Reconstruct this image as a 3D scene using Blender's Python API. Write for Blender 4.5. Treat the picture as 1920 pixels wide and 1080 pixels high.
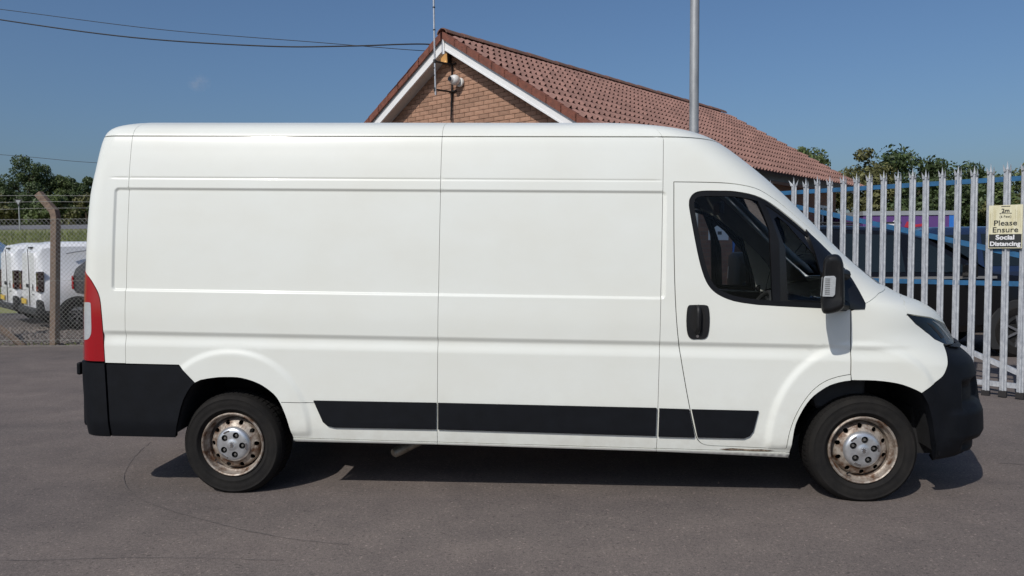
import bpy, bmesh, math, random
import numpy as np
from mathutils import Vector, Matrix, Euler
from mathutils.geometry import delaunay_2d_cdt

# ---------------------------------------------------------------- camera, sky, sun, exposure
S = bpy.context.scene
for o in list(bpy.data.objects): bpy.data.objects.remove(o)
COL = S.collection
FOCAL_PX = 1443.0
PITCH, ROLL = math.atan(74 / FOCAL_PX), 0.009
cd = bpy.data.cameras.new('camera'); cam = bpy.data.objects.new('camera', cd); COL.objects.link(cam)
cd.sensor_width = 36.0; cd.lens = 36.0 * FOCAL_PX / 1920.0; cd.clip_start = 0.05; cd.clip_end = 3000
CAM = np.array([0, 0, 1.60])
_c, _s = math.cos(PITCH), math.sin(PITCH)
_F = Vector((0, _c, -_s)); _U0 = Vector((0, _s, _c)); _R0 = Vector((1, 0, 0))
_R = _R0 * math.cos(ROLL) - _U0 * math.sin(ROLL); _U = _U0 * math.cos(ROLL) + _R0 * math.sin(ROLL)
cam.matrix_world = Matrix(((_R.x, _U.x, -_F.x, 0), (_R.y, _U.y, -_F.y, 0), (_R.z, _U.z, -_F.z, 1.60), (0, 0, 0, 1)))
S.camera = cam

SUN_EL = math.radians(42); SUN_AZ = math.radians(212)      # azimuth clockwise from +Y: sun stands behind the camera, to its left
W = bpy.data.worlds.new('World'); S.world = W; W.use_nodes = True
nt = W.node_tree; nt.nodes.clear()
sky = nt.nodes.new('ShaderNodeTexSky'); sky.sky_type = 'NISHITA'; sky.sun_disc = False
sky.sun_elevation = SUN_EL; sky.sun_rotation = SUN_AZ; sky.altitude = 1000
sky.air_density = 1.25; sky.dust_density = 5.8; sky.ozone_density = 8.0
bg = nt.nodes.new('ShaderNodeBackground'); bg.inputs[1].default_value = 0.088
wo = nt.nodes.new('ShaderNodeOutputWorld')
nt.links.new(sky.outputs[0], bg.inputs[0]); nt.links.new(bg.outputs[0], wo.inputs[0])
sl = bpy.data.lights.new('sun', 'SUN'); sl.energy = 3.1; sl.angle = math.radians(0.5); sl.color = (1.0, 0.955, 0.89)
sun = bpy.data.objects.new('sun', sl); COL.objects.link(sun)
sd = Vector((math.sin(SUN_AZ) * math.cos(SUN_EL), math.cos(SUN_AZ) * math.cos(SUN_EL), math.sin(SUN_EL)))
sun.rotation_euler = (-sd).to_track_quat('-Z', 'Y').to_euler(); sun.location = sd * 40
S.view_settings.view_transform = 'Standard'; S.view_settings.look = 'None'
S.view_settings.exposure = 0.0; S.view_settings.gamma = 1.0; S.view_settings.use_curve_mapping = False
S.render.engine = 'CYCLES'
S.cycles.max_bounces = 8; S.cycles.transparent_max_bounces = 24; S.cycles.use_denoising = True

# ---------------------------------------------------------------- materials
def M(name, col, rough=0.5, metal=0.0, var=0.0, scale=12.0, col2=None, bump=0.0, bscale=60.0, spec=0.5, coat=0.0,
      detail=5.0, island=0.0, speck=None, stretch=(1, 1, 1), rvar=0.0, lo=0.35, hi=0.65, translucent=0.0):
    m = bpy.data.materials.new(name); m.use_nodes = True
    t = m.node_tree; b = t.nodes['Principled BSDF']
    L = t.links.new
    b.inputs['Base Color'].default_value = (*col, 1); b.inputs['Roughness'].default_value = rough
    b.inputs['Metallic'].default_value = metal; b.inputs['Specular IOR Level'].default_value = spec
    b.inputs['Coat Weight'].default_value = coat; b.inputs['Coat Roughness'].default_value = 0.088
    tc = t.nodes.new('ShaderNodeTexCoord'); mp = t.nodes.new('ShaderNodeMapping'); mp.inputs['Scale'].default_value = stretch
    L(tc.outputs['Object'], mp.inputs['Vector'])
    out = None
    if var > 0 or col2 is not None:
        c2 = col2 if col2 is not None else tuple(c * (1 - var) for c in col)
        n = t.nodes.new('ShaderNodeTexNoise'); n.inputs['Scale'].default_value = scale; n.inputs['Detail'].default_value = detail
        n.inputs['Roughness'].default_value = 0.62
        L(mp.outputs[0], n.inputs['Vector'])
        r = t.nodes.new('ShaderNodeValToRGB'); r.color_ramp.elements[0].position = lo; r.color_ramp.elements[1].position = hi
        r.color_ramp.elements[0].color = (*col, 1); r.color_ramp.elements[1].color = (*c2, 1)
        L(n.outputs[0], r.inputs[0]); out = r.outputs[0]
        if rvar:
            mr = t.nodes.new('ShaderNodeMapRange'); mr.inputs[3].default_value = rough - rvar; mr.inputs[4].default_value = rough + rvar
            L(n.outputs[0], mr.inputs[0]); L(mr.outputs[0], b.inputs['Roughness'])
    if speck is not None:                      # (scale, threshold, colour)
        v = t.nodes.new('ShaderNodeTexVoronoi'); v.inputs['Scale'].default_value = speck[0]; L(mp.outputs[0], v.inputs['Vector'])
        sp = t.nodes.new('ShaderNodeSeparateColor'); L(v.outputs['Color'], sp.inputs[0])
        gt = t.nodes.new('ShaderNodeMath'); gt.operation = 'GREATER_THAN'; gt.inputs[1].default_value = speck[1]; L(sp.outputs[0], gt.inputs[0])
        mx = t.nodes.new('ShaderNodeMix'); mx.data_type = 'RGBA'; mx.inputs[7].default_value = (*speck[2], 1)
        L(gt.outputs[0], mx.inputs[0])
        if out: L(out, mx.inputs[6])
        else: mx.inputs[6].default_value = (*col, 1)
        out = mx.outputs[2]
    if island > 0:
        g = t.nodes.new('ShaderNodeNewGeometry'); oi = t.nodes.new('ShaderNodeObjectInfo')
        ad = t.nodes.new('ShaderNodeMath'); ad.operation = 'ADD'; L(g.outputs['Random Per Island'], ad.inputs[0]); L(oi.outputs['Random'], ad.inputs[1])
        fr = t.nodes.new('ShaderNodeMath'); fr.operation = 'FRACT'; L(ad.outputs[0], fr.inputs[0])
        mr = t.nodes.new('ShaderNodeMapRange'); mr.inputs[3].default_value = 1 - island; mr.inputs[4].default_value = 1 + island
        L(fr.outputs[0], mr.inputs[0])
        vm = t.nodes.new('ShaderNodeVectorMath'); vm.operation = 'SCALE'
        if out: L(out, vm.inputs[0])
        else: vm.inputs[0].default_value = col
        L(mr.outputs[0], vm.inputs['Scale']); out = vm.outputs[0]
    if out: L(out, b.inputs['Base Color'])
    if bump > 0:
        n2 = t.nodes.new('ShaderNodeTexNoise'); n2.inputs['Scale'].default_value = bscale; n2.inputs['Detail'].default_value = 4
        L(mp.outputs[0], n2.inputs['Vector'])
        bp = t.nodes.new('ShaderNodeBump'); bp.inputs['Strength'].default_value = bump; bp.inputs['Distance'].default_value = 0.01
        L(n2.outputs[0], bp.inputs['Height']); L(bp.outputs[0], b.inputs['Normal'])
    if translucent > 0:
        tr = t.nodes.new('ShaderNodeBsdfTranslucent'); tr.inputs[0].default_value = (*[c * 1.3 for c in col], 1)
        if out: L(out, tr.inputs[0])
        ms = t.nodes.new('ShaderNodeMixShader'); ms.inputs[0].default_value = translucent
        L(b.outputs[0], ms.inputs[1]); L(tr.outputs[0], ms.inputs[2]); L(ms.outputs[0], t.nodes['Material Output'].inputs[0])
    return m

def glass(name, tint, refl=0.06, rough=0.0, ior=1.5):
    m = bpy.data.materials.new(name); m.use_nodes = True; t = m.node_tree; t.nodes.clear(); L = t.links.new
    o = t.nodes.new('ShaderNodeOutputMaterial'); tr = t.nodes.new('ShaderNodeBsdfTransparent'); tr.inputs[0].default_value = (*tint, 1)
    gl = t.nodes.new('ShaderNodeBsdfGlossy'); gl.inputs['Roughness'].default_value = rough
    fr = t.nodes.new('ShaderNodeFresnel'); fr.inputs[0].default_value = ior
    ms = t.nodes.new('ShaderNodeMixShader'); L(fr.outputs[0], ms.inputs[0]); L(tr.outputs[0], ms.inputs[1]); L(gl.outputs[0], ms.inputs[2]); L(ms.outputs[0], o.inputs[0])
    return m

MAT = dict(
    paint=M('white_van_paint', (0.725, 0.742, 0.690), 0.36, col2=(0.70, 0.708, 0.645), scale=1.3, spec=0.4, coat=0.12, stretch=(1, 1, 1.6)),
    gap=M('dark_cavity', (0.012, 0.012, 0.013), 0.9),
    plastic=M('black_plastic', (0.0050, 0.0060, 0.0085), 0.6, var=0.35, scale=9, bump=0.08, bscale=420, spec=0.2),
    plastic2=M('mirror_plastic', (0.009, 0.009, 0.0095), 0.5, var=0.3, scale=14, bump=0.1, bscale=200, spec=0.35),
    gloss=M('gloss_black', (0.008, 0.008, 0.009), 0.18),
    rubber=M('tyre_rubber', (0.0105, 0.010, 0.0098), 0.85, col2=(0.018, 0.0165, 0.015), spec=0.2, scale=7, bump=0.15, bscale=120),
    tread=M('tyre_tread', (0.012, 0.0112, 0.0108), 0.9, var=0.3, scale=30, spec=0.2),
    liner=M('arch_liner', (0.013, 0.013, 0.015), 0.85, var=0.4, scale=6, bump=0.3, bscale=30),
    rust=M('rusty_steel_rim', (0.37, 0.325, 0.275), 0.5, metal=0.3, col2=(0.105, 0.052, 0.026), scale=15, detail=10, bump=0.25, bscale=90, lo=0.42, hi=0.62, rvar=0.12),
    capsil=M('silver_cap_plastic', (0.62, 0.63, 0.64), 0.3, metal=0.7, var=0.25, scale=20),
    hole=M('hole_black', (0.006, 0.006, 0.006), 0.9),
    steel=M('bare_steel', (0.3, 0.29, 0.27), 0.45, metal=0.8, var=0.4, scale=30),
    redlens=M('red_lens', (0.30, 0.003, 0.008), 0.16, spec=0.6, coat=0.4),
    clearlens=M('clear_lens', (0.43, 0.45, 0.46), 0.2, coat=0.5, var=0.2, scale=40, stretch=(1, 1, 6)),
    headglass=M('smoked_headlamp', (0.008, 0.010, 0.013), 0.12, spec=0.28),
    chrome=M('chrome', (0.6, 0.6, 0.6), 0.12, metal=1.0),
    cabdark=M('cab_trim', (0.022, 0.023, 0.025), 0.7, var=0.3, scale=20),
    cabgrey=M('cab_pillar_trim', (0.34, 0.33, 0.30), 0.7, var=0.1, scale=10),
    seat=M('seat_cloth', (0.03, 0.03, 0.034), 0.95, var=0.4, scale=80),
    glass=glass('window_glass', (0.95, 0.97, 0.96), ior=1.28),
    screen=glass('windscreen_glass', (0.90, 0.95, 0.93), ior=1.35),
    rustpaint=M('rust_bubbling', (0.30, 0.24, 0.17), 0.9, col2=(0.05, 0.03, 0.02), scale=60, detail=8),
    exhaust=M('exhaust_pipe', (0.35, 0.31, 0.25), 0.5, metal=0.6, var=0.4, scale=25),
    galv=M('galvanised_steel', (0.53, 0.55, 0.575), 0.5, metal=0.2, col2=(0.33, 0.35, 0.38), scale=30, detail=7, bump=0.06, bscale=60, lo=0.36, hi=0.66, stretch=(1, 1, 0.45)),
    galv2=M('galvanised_column', (0.42, 0.43, 0.43), 0.5, metal=0.4, col2=(0.27, 0.28, 0.29), scale=7, detail=7, stretch=(1, 1, 0.35)),
    blue=M('blue_frame_paint', (0.022, 0.125, 0.27), 0.5, col2=(0.016, 0.08, 0.17), scale=9),
    signcream=M('sign_cream', (0.74, 0.71, 0.53), 0.5, col2=(0.62, 0.57, 0.36), scale=9, stretch=(3, 3, .5)),
    signline=M('sign_faded_print', (0.40, 0.37, 0.24), 0.5), lampsmoke=M('smoked_tail_lamp', (0.03, 0.008, 0.009), 0.12, coat=0.6), chromedull=M('dull_chrome_strip', (0.35, 0.34, 0.33), 0.35, metal=0.6),
    ink=M('sign_ink', (0.03, 0.032, 0.03), 0.5),
    white=M('white_upvc', (0.78, 0.78, 0.77), 0.4, var=0.06, scale=3),
    soffit=M('soffit_board', (0.55, 0.54, 0.52), 0.6, var=0.1, scale=4),
    brick=M('clay_brick', (0.385, 0.23, 0.155), 0.9, col2=(0.30, 0.165, 0.108), scale=14, island=0.16, bump=0.35, bscale=110),
    mortar=M('mortar', (0.235, 0.16, 0.11), 0.95, var=0.2, scale=20, bump=0.3, bscale=90),
    tile=M('roof_tile', (0.285, 0.155, 0.123), 0.85, col2=(0.205, 0.112, 0.09), scale=5, island=0.17, bump=0.25, bscale=70),
    ridge=M('ridge_tile', (0.22, 0.09, 0.065), 0.9, col2=(0.13, 0.10, 0.075), scale=6, island=0.15, bump=0.3, bscale=50),
    verge=M('verge_red', (0.215, 0.075, 0.048), 0.9, col2=(0.12, 0.048, 0.034), scale=9, bump=0.3, bscale=40),
    felt=M('grey_undercloak', (0.2, 0.2, 0.2), 0.8),
    gutter=M('gutter_grey', (0.33, 0.35, 0.37), 0.5, var=0.15, scale=3),
    fascia=M('fascia_grey', (0.24, 0.25, 0.26), 0.6, var=0.2, scale=4),
    mast=M('mast_aluminium', (0.6, 0.6, 0.6), 0.4, metal=0.7, var=0.2, scale=10),
    black=M('black_bracket', (0.02, 0.018, 0.018), 0.6),
    lampglow=M('floodlight_face', (0.75, 0.42, 0.16), 0.4),
    cctv=M('camera_white', (0.72, 0.72, 0.70), 0.35),
    concrete=M('concrete_post', (0.215, 0.155, 0.115), 0.95, col2=(0.13, 0.097, 0.075), scale=18, bump=0.5, bscale=60),
    wire=M('fence_wire', (0.36, 0.36, 0.33), 0.6, metal=0.2),
    cable=M('black_cable', (0.02, 0.02, 0.022), 0.7),
    wood=M('pole_wood', (0.11, 0.075, 0.05), 0.9, var=0.4, scale=8, stretch=(1, 1, .1)),
    whitevan=M('small_van_white', (0.78, 0.79, 0.80), 0.3, coat=0.3, var=0.03, scale=2),
    carblack=M('car_black', (0.005, 0.005, 0.006), 0.22, coat=0.1, spec=0.3),
    carnavy=M('car_navy', (0.012, 0.022, 0.055), 0.16, coat=0.6),
    carblue=M('car_pale_blue', (0.20, 0.27, 0.36), 0.2, coat=0.5),
    carglass=M('car_window_dark', (0.010, 0.015, 0.017), 0.04, spec=0.5),
    cardark=M('car_black_trim', (0.02, 0.02, 0.02), 0.6),
    alloy=M('alloy_wheel', (0.45, 0.46, 0.48), 0.25, metal=0.9),
    plate=M('yellow_plate', (0.62, 0.42, 0.05), 0.4),
    purple=M('purple_panel', (0.13, 0.06, 0.22), 0.45, var=0.15, scale=1.5),
    printred=M('print_red', (0.45, 0.03, 0.05), 0.5), printwhite=M('print_white', (0.75, 0.75, 0.75), 0.5), printblue=M('print_blue', (0.03, 0.17, 0.55), 0.5),
    bark=M('bark', (0.10, 0.075, 0.055), 0.95, var=0.4, scale=10, bump=0.5, bscale=30),
    leafd=M('leaf_dark', (0.066, 0.098, 0.034), 0.6, island=0.45, translucent=0.25),
    leafm=M('leaf_mid', (0.105, 0.14, 0.046), 0.6, island=0.45, translucent=0.25),
    leafo=M('leaf_olive', (0.14, 0.14, 0.052), 0.65, island=0.5, translucent=0.25),
    grass=M('grass', (0.15, 0.185, 0.05), 0.9, col2=(0.23, 0.22, 0.09), scale=0.9, bump=0.5, bscale=9),
    blade=M('grass_blade', (0.17, 0.20, 0.06), 0.8, island=0.45, translucent=0.2),
    road=M('road_asphalt', (0.16, 0.16, 0.17), 0.9, var=0.2, scale=0.6),
    gravelbed=M('gravel_bed', (0.115, 0.095, 0.085), 0.95, col2=(0.06, 0.05, 0.047), scale=16, bump=0.9, bscale=30, detail=8),
    stone=M('gravel_stone', (0.155, 0.13, 0.115), 0.9, island=0.45, var=0.2, scale=30),
    kerb=M('kerb_concrete', (0.20, 0.18, 0.16), 0.9, var=0.3, scale=10),
    mark=M('tar_line', (0.105, 0.092, 0.088), 0.9),
)

_b = MAT['lampglow'].node_tree.nodes['Principled BSDF']; _b.inputs['Emission Color'].default_value = (1.0, 0.55, 0.2, 1); _b.inputs['Emission Strength'].default_value = 0.45     # weak orange glow put into the floodlight face as emission

def grime(m):
    """road film and splashes along the lower body, and faint ripples in the panels"""
    t = m.node_tree; L = t.links.new; b = t.nodes['Principled BSDF']; src = b.inputs['Base Color'].links[0].from_socket
    tc = t.nodes.new('ShaderNodeTexCoord'); sx = t.nodes.new('ShaderNodeSeparateXYZ'); L(tc.outputs['Object'], sx.inputs[0])
    mr = t.nodes.new('ShaderNodeMapRange'); mr.inputs[1].default_value = .80; mr.inputs[2].default_value = .28; L(sx.outputs[2], mr.inputs[0])
    n = t.nodes.new('ShaderNodeTexNoise'); n.inputs['Scale'].default_value = 7; n.inputs['Detail'].default_value = 9; n.inputs['Roughness'].default_value = .7; L(tc.outputs['Object'], n.inputs[0])
    nr = t.nodes.new('ShaderNodeMapRange'); nr.inputs[1].default_value = .40; nr.inputs[2].default_value = .78; L(n.outputs[0], nr.inputs[0])
    mu = t.nodes.new('ShaderNodeMath'); mu.operation = 'MULTIPLY'; L(mr.outputs[0], mu.inputs[0]); L(nr.outputs[0], mu.inputs[1])
    m2 = t.nodes.new('ShaderNodeMath'); m2.operation = 'MULTIPLY'; m2.inputs[1].default_value = .42; L(mu.outputs[0], m2.inputs[0])
    mx = t.nodes.new('ShaderNodeMix'); mx.data_type = 'RGBA'; mx.inputs[7].default_value = (.40, .355, .28, 1); L(m2.outputs[0], mx.inputs[0]); L(src, mx.inputs[6]); L(mx.outputs[2], b.inputs['Base Color'])
    w = t.nodes.new('ShaderNodeTexNoise'); w.inputs['Scale'].default_value = 2.2; w.inputs['Detail'].default_value = 2; L(tc.outputs['Object'], w.inputs[0])
    bp = t.nodes.new('ShaderNodeBump'); bp.inputs['Strength'].default_value = .12; bp.inputs['Distance'].default_value = .02; L(w.outputs[0], bp.inputs['Height']); L(bp.outputs[0], b.inputs['Normal'])
grime(MAT['paint'])

# ---------------------------------------------------------------- helpers
def link(o, parent=None):
    COL.objects.link(o)
    if parent is not None: o.parent = parent
    return o
def empty(name, loc=(0, 0, 0), rz=0.0):
    o = bpy.data.objects.new(name, None); o.empty_display_size = 0.2; o.location = loc; o.rotation_euler = (0, 0, rz); return link(o)
def tag(o, label=None, cat=None, group=None, kind=None):
    if label: o['label'] = label
    if cat: o['category'] = cat
    if group: o['group'] = group
    if kind: o['kind'] = kind
    return o
class MB:
    """collects vertices and faces for one mesh"""
    def __init__(s): s.v = []; s.f = []; s.m = []
    def add(s, v, f, mi=0):
        b = len(s.v); s.v += [tuple(map(float, p)) for p in v]; s.f += [tuple(b + i for i in q) for q in f]; s.m += [mi] * len(f); return s
    def box(s, a, b, mi=0, taper=None, rot=None, at=None):
        x0, y0, z0 = a; x1, y1, z1 = b
        v = [(x0, y0, z0), (x1, y0, z0), (x1, y1, z0), (x0, y1, z0), (x0, y0, z1), (x1, y0, z1), (x1, y1, z1), (x0, y1, z1)]
        if rot is not None: v = [tuple(rot @ Vector(p)) for p in v]
        if at is not None: v = [tuple(Vector(p) + Vector(at)) for p in v]
        return s.add(v, [(0, 3, 2, 1), (4, 5, 6, 7), (0, 1, 5, 4), (1, 2, 6, 5), (2, 3, 7, 6), (3, 0, 4, 7)], mi)
    def tube(s, pts, rad, n=8, cap=True, mi=0, closed=False):
        pts = [Vector(p) for p in pts]; N = len(pts); rads = rad if isinstance(rad, (list, tuple)) else [rad] * N
        rings = []; ref = None
        for i, p in enumerate(pts):
            if closed: t = pts[(i + 1) % N] - pts[i - 1]
            else: t = pts[min(i + 1, N - 1)] - pts[max(i - 1, 0)]
            t.normalize()
            if ref is None:
                ref = Vector((0, 0, 1)) if abs(t.z) < 0.9 else Vector((1, 0, 0))
            a = t.cross(ref).normalized(); b = a.cross(t); ref = b
            rings.append([p + (a * math.cos(2 * math.pi * k / n) + b * math.sin(2 * math.pi * k / n)) * rads[i] for k in range(n)])
        v = [q for r in rings for q in r]; f = []
        for i in range(N if closed else N - 1):
            j = (i + 1) % N
            for k in range(n): f.append((i * n + k, i * n + (k + 1) % n, j * n + (k + 1) % n, j * n + k))
        if cap and not closed: f += [tuple(range(n - 1, -1, -1)), tuple((N - 1) * n + k for k in range(n))]
        return s.add(v, f, mi)
    def lathe(s, prof, n=48, axis='y', at=(0, 0, 0), mi=0):
        """prof = list of (radius, depth); axis y: wheel axis"""
        v = []; f = []
        for r, d in prof:
            for k in range(n):
                a = 2 * math.pi * k / n; c, q = math.cos(a) * r, math.sin(a) * r
                v.append((at[0] + c, at[1] + d, at[2] + q) if axis == 'y' else (at[0] + c, at[1] + q, at[2] + d))
        for i in range(len(prof) - 1):
            for k in range(n):
                f.append((i * n + k, i * n + (k + 1) % n, (i + 1) * n + (k + 1) % n, (i + 1) * n + k) if axis == 'y' else (i * n + (k + 1) % n, i * n + k, (i + 1) * n + k, (i + 1) * n + (k + 1) % n))
        return s.add(v, f, mi)
    def prism(s, poly, lo, hi, plane='xz', mi=0):
        n = len(poly); mk = (lambda p, d: (p[0], d, p[1])) if plane == 'xz' else ((lambda p, d: (p[0], p[1], d)) if plane == 'xy' else (lambda p, d: (d, p[0], p[1])))
        v = [mk(p, lo) for p in poly] + [mk(p, hi) for p in poly]
        f = [tuple(range(n)), tuple(range(2 * n - 1, n - 1, -1))] + [(i, i + n, (i + 1) % n + n, (i + 1) % n) for i in range(n)]
        return s.add(v, f, mi)
    def mesh(s, name):
        me = bpy.data.meshes.new(name); me.from_pydata(s.v, [], s.f); me.update()
        bm = bmesh.new(); bm.from_mesh(me); bmesh.ops.recalc_face_normals(bm, faces=bm.faces); bm.to_mesh(me); bm.free()
        return me
    def build(s, name, mats, parent=None, smooth=False, bevel=0.0, angle=35):
        me = s.mesh(name)
        mats = mats if isinstance(mats, (list, tuple)) else [mats]
        for m in mats: me.materials.append(MAT[m])
        if len(mats) > 1: me.polygons.foreach_set('material_index', s.m)
        o = link(bpy.data.objects.new(name, me), parent)
        if smooth:
            me.polygons.foreach_set('use_smooth', [True] * len(me.polygons)); me.set_sharp_from_angle(angle=math.radians(angle))
        if bevel:
            b = o.modifiers.new('bevel', 'BEVEL'); b.width = bevel; b.segments = 2; b.limit_method = 'ANGLE'; b.angle_limit = math.radians(40)
        return o
def inst(name, me, parent=None, loc=(0, 0, 0), rot=(0, 0, 0), scale=(1, 1, 1)):
    o = bpy.data.objects.new(name, me); o.location = loc; o.rotation_euler = rot; o.scale = scale; return link(o, parent)
def fastmesh(name, V, F, mat, parent=None, smooth=False):
    """numpy vertices (n,3) and faces (m,k)"""
    me = bpy.data.meshes.new(name); k = F.shape[1]
    me.vertices.add(len(V)); me.vertices.foreach_set('co', V.astype(np.float32).ravel())
    me.loops.add(F.size); me.loops.foreach_set('vertex_index', F.astype(np.int32).ravel())
    me.polygons.add(len(F)); me.polygons.foreach_set('loop_start', np.arange(0, F.size, k, dtype=np.int32))
    me.update(calc_edges=True); me.validate()
    me.materials.append(MAT[mat])
    if smooth: me.polygons.foreach_set('use_smooth', [True] * len(me.polygons))
    return link(bpy.data.objects.new(name, me), parent)
def inpoly(P, poly):
    x, y = P[:, 0], P[:, 1]; c = np.zeros(len(P), bool); n = len(poly); j = n - 1
    for i in range(n):
        xi, yi = poly[i]; xj, yj = poly[j]
        if yi != yj:
            c ^= ((yi > y) != (yj > y)) & (x < (xj - xi) * (y - yi) / (yj - yi) + xi)
        j = i
    return c
def segdist(P, poly):
    d = np.full(len(P), 1e9); n = len(poly)
    for i in range(n):
        a = np.array(poly[i]); b = np.array(poly[(i + 1) % n]); ab = b - a; L2 = max(ab @ ab, 1e-12)
        t = np.clip(((P - a) @ ab) / L2, 0, 1); d = np.minimum(d, np.hypot(*(P - a - t[:, None] * ab).T))
    return d
def area2(poly): return sum(poly[i][0] * poly[(i + 1) % len(poly)][1] - poly[(i + 1) % len(poly)][0] * poly[i][1] for i in range(len(poly)))
def inset(poly, d):
    """move a polygon's outline inwards by d"""
    n = len(poly); s = 1 if area2(poly) > 0 else -1; out = []
    for i in range(n):
        p0, p1, p2 = np.array(poly[i - 1]), np.array(poly[i]), np.array(poly[(i + 1) % n])
        e1 = p1 - p0; e2 = p2 - p1; e1 = e1 / max(np.hypot(*e1), 1e-9); e2 = e2 / max(np.hypot(*e2), 1e-9)
        n1 = np.array([-e1[1], e1[0]]) * s; n2 = np.array([-e2[1], e2[0]]) * s; b = n1 + n2; L = np.hypot(*b)
        b = b / L if L > 1e-6 else n1
        out.append(tuple(p1 + b * d / max(0.45, b @ n1)))
    return out
def resample(poly, step):
    out = []; n = len(poly)
    for i in range(n):
        a = np.array(poly[i]); b = np.array(poly[(i + 1) % n]); k = max(1, int(math.ceil(np.hypot(*(b - a)) / step)))
        out += [tuple(a + (b - a) * t / k) for t in range(k)]
    return out
def smoothcurve(pts, k=4):
    """Catmull-Rom through the points"""
    P = [np.array(p, float) for p in pts]; out = []
    for i in range(len(P) - 1):
        p0, p1, p2, p3 = P[max(i - 1, 0)], P[i], P[i + 1], P[min(i + 2, len(P) - 1)]
        for q in range(k):
            t = q / k
            out.append(tuple(0.5 * (2 * p1 + (p2 - p0) * t + (2 * p0 - 5 * p1 + 4 * p2 - p3) * t * t + (3 * p1 - p0 - 3 * p2 + p3) * t ** 3)))
    out.append(tuple(P[-1])); return out
def triangulate(poly, holes, pts):
    V = [Vector(p) for p in poly]; E = [(i, (i + 1) % len(poly)) for i in range(len(poly))]
    for h in holes:
        b = len(V); V += [Vector(p) for p in h]; E += [(b + i, b + (i + 1) % len(h)) for i in range(len(h))]
    V += [Vector(p) for p in pts]
    vo, eo, fo, *_ = delaunay_2d_cdt(V, E, [], 0, 1e-6)
    vo = np.array([(v.x, v.y) for v in vo]); fo = np.array([f for f in fo if len(f) == 3])
    c = vo[fo].mean(1); ok = inpoly(c, poly)
    for h in holes: ok &= ~inpoly(c, h)
    return vo, fo[ok]

# ---------------------------------------------------------------- the white panel van
# Van frame: x forward along the van, y away from the near flank, z up; the body sits nose-down by RAKE on its wheels.
RAKE = 0.0205
YP = np.array([[.10,.05],[.28,.03],[.36,.012],[.45,.0],[.95,.0],[1.1,.0],[1.3,.01],[1.6,.028],[1.96,.062],[2.04,.072],[2.2,.097],[2.315,.124],[2.36,.150],[2.40,.202],[2.43,.28],[2.455,.38],[2.475,.55],[2.485,.8],[2.49,1.019]])
FA = np.array([[.1,.62],[.75,.64],[.95,.74],[1.1,.85],[1.2,.80],[1.35,.66],[1.7,.52],[2.1,.5],[2.5,.55]])
FN = np.array([[.1,2.6],[.75,2.5],[.95,2.3],[1.1,2.2],[1.3,2.3],[2.5,2.4]])
FX = np.array([[.15,2.68],[.2,2.72],[.3,2.847],[.45,2.958],[.62,2.95],[.8,2.934],[.9,2.925],[1.0,2.842],[1.1,2.79],[1.17,2.743],[1.22,2.69],[1.27,2.60],[1.32,2.46],[1.4,2.31],[1.6,2.048],[1.8,1.843],[2.0,1.636],[2.2,1.40],[2.3,1.265],[2.36,1.17],[2.4,1.08],[2.43,.98],[2.46,.83],[2.475,.70],[2.49,.5]])
RX = np.array([[.3,-3.037],[.8,-3.063],[1.0,-3.059],[1.3,-3.055],[1.6,-3.05],[1.9,-3.038],[2.1,-3.009],[2.315,-2.971],[2.38,-2.945],[2.43,-2.885],[2.47,-2.8],[2.49,-2.7]])
SQ = lambda z: np.where(np.asarray(z) > 2.315, 2.315 + (np.asarray(z) - 2.315)*.87, z)       # flat crown of the roof
for _t in (YP, FX, RX): _t[:, 0] = SQ(_t[:, 0])
ZTOP = float(SQ(2.49))
HW, LF, RR, LR = 1.02, 1.25, .15, .24
def pch(tab, z):
    x, y = tab[:, 0], tab[:, 1]; h = np.diff(x); dl = np.diff(y) / h
    m = np.zeros_like(y); m[0] = dl[0]; m[-1] = dl[-1]
    for i in range(1, len(x) - 1):
        m[i] = 0 if dl[i-1] * dl[i] <= 0 else (h[i-1] + h[i]) * 3 / ((2*h[i] + h[i-1]) / dl[i-1] + (h[i] + 2*h[i-1]) / dl[i])
    z = np.clip(np.asarray(z, float), x[0], x[-1]); i = np.clip(np.searchsorted(x, z) - 1, 0, len(x) - 2); t = (z - x[i]) / h[i]
    return y[i]*(1+2*t)*(1-t)**2 + m[i]*h[i]*t*(1-t)**2 + y[i+1]*t*t*(3-2*t) + m[i+1]*h[i]*t*t*(t-1)
def ufront(z): return float(pch(FX, z) - pch(FA, z) + LF)
def urear(z): return float(pch(RX, z) + min(RR, (HW - float(pch(YP, z))) * .9) - LR - .87)
def base(u, z):
    u, z = np.broadcast_arrays(np.asarray(u, float), np.asarray(z, float))
    y0 = pch(YP, z); a = pch(FA, z); n = pch(FN, z); xs = pch(FX, z) - a; b = HW - y0
    ph = np.clip((u - xs) / LF, 0, 1) * np.pi / 2
    r = (np.cos(ph)**n + np.sin(ph)**n)**(-1 / n)
    X = np.where(u <= xs, u, xs + a*r*np.sin(ph)); Y = np.where(u <= xs, y0, y0 + b*(1 - r*np.cos(ph)))
    rr = np.minimum(RR, b * .9); xq = pch(RX, z) + rr
    pr = np.clip((xq - u) / LR, 0, 1) * np.pi / 2; fl = np.maximum((xq - u) - LR, 0)
    X = np.where(u < xq, xq - rr*np.sin(pr), X); Y = np.where(u < xq, y0 + rr*(1 - np.cos(pr)) + fl*(b - rr)/.87, Y)
    return np.stack([X, Y, z], -1)
def sst(a, b, x): t = np.clip((x - a) / (b - a), 0, 1); return t*t*(3 - 2*t)
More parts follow.
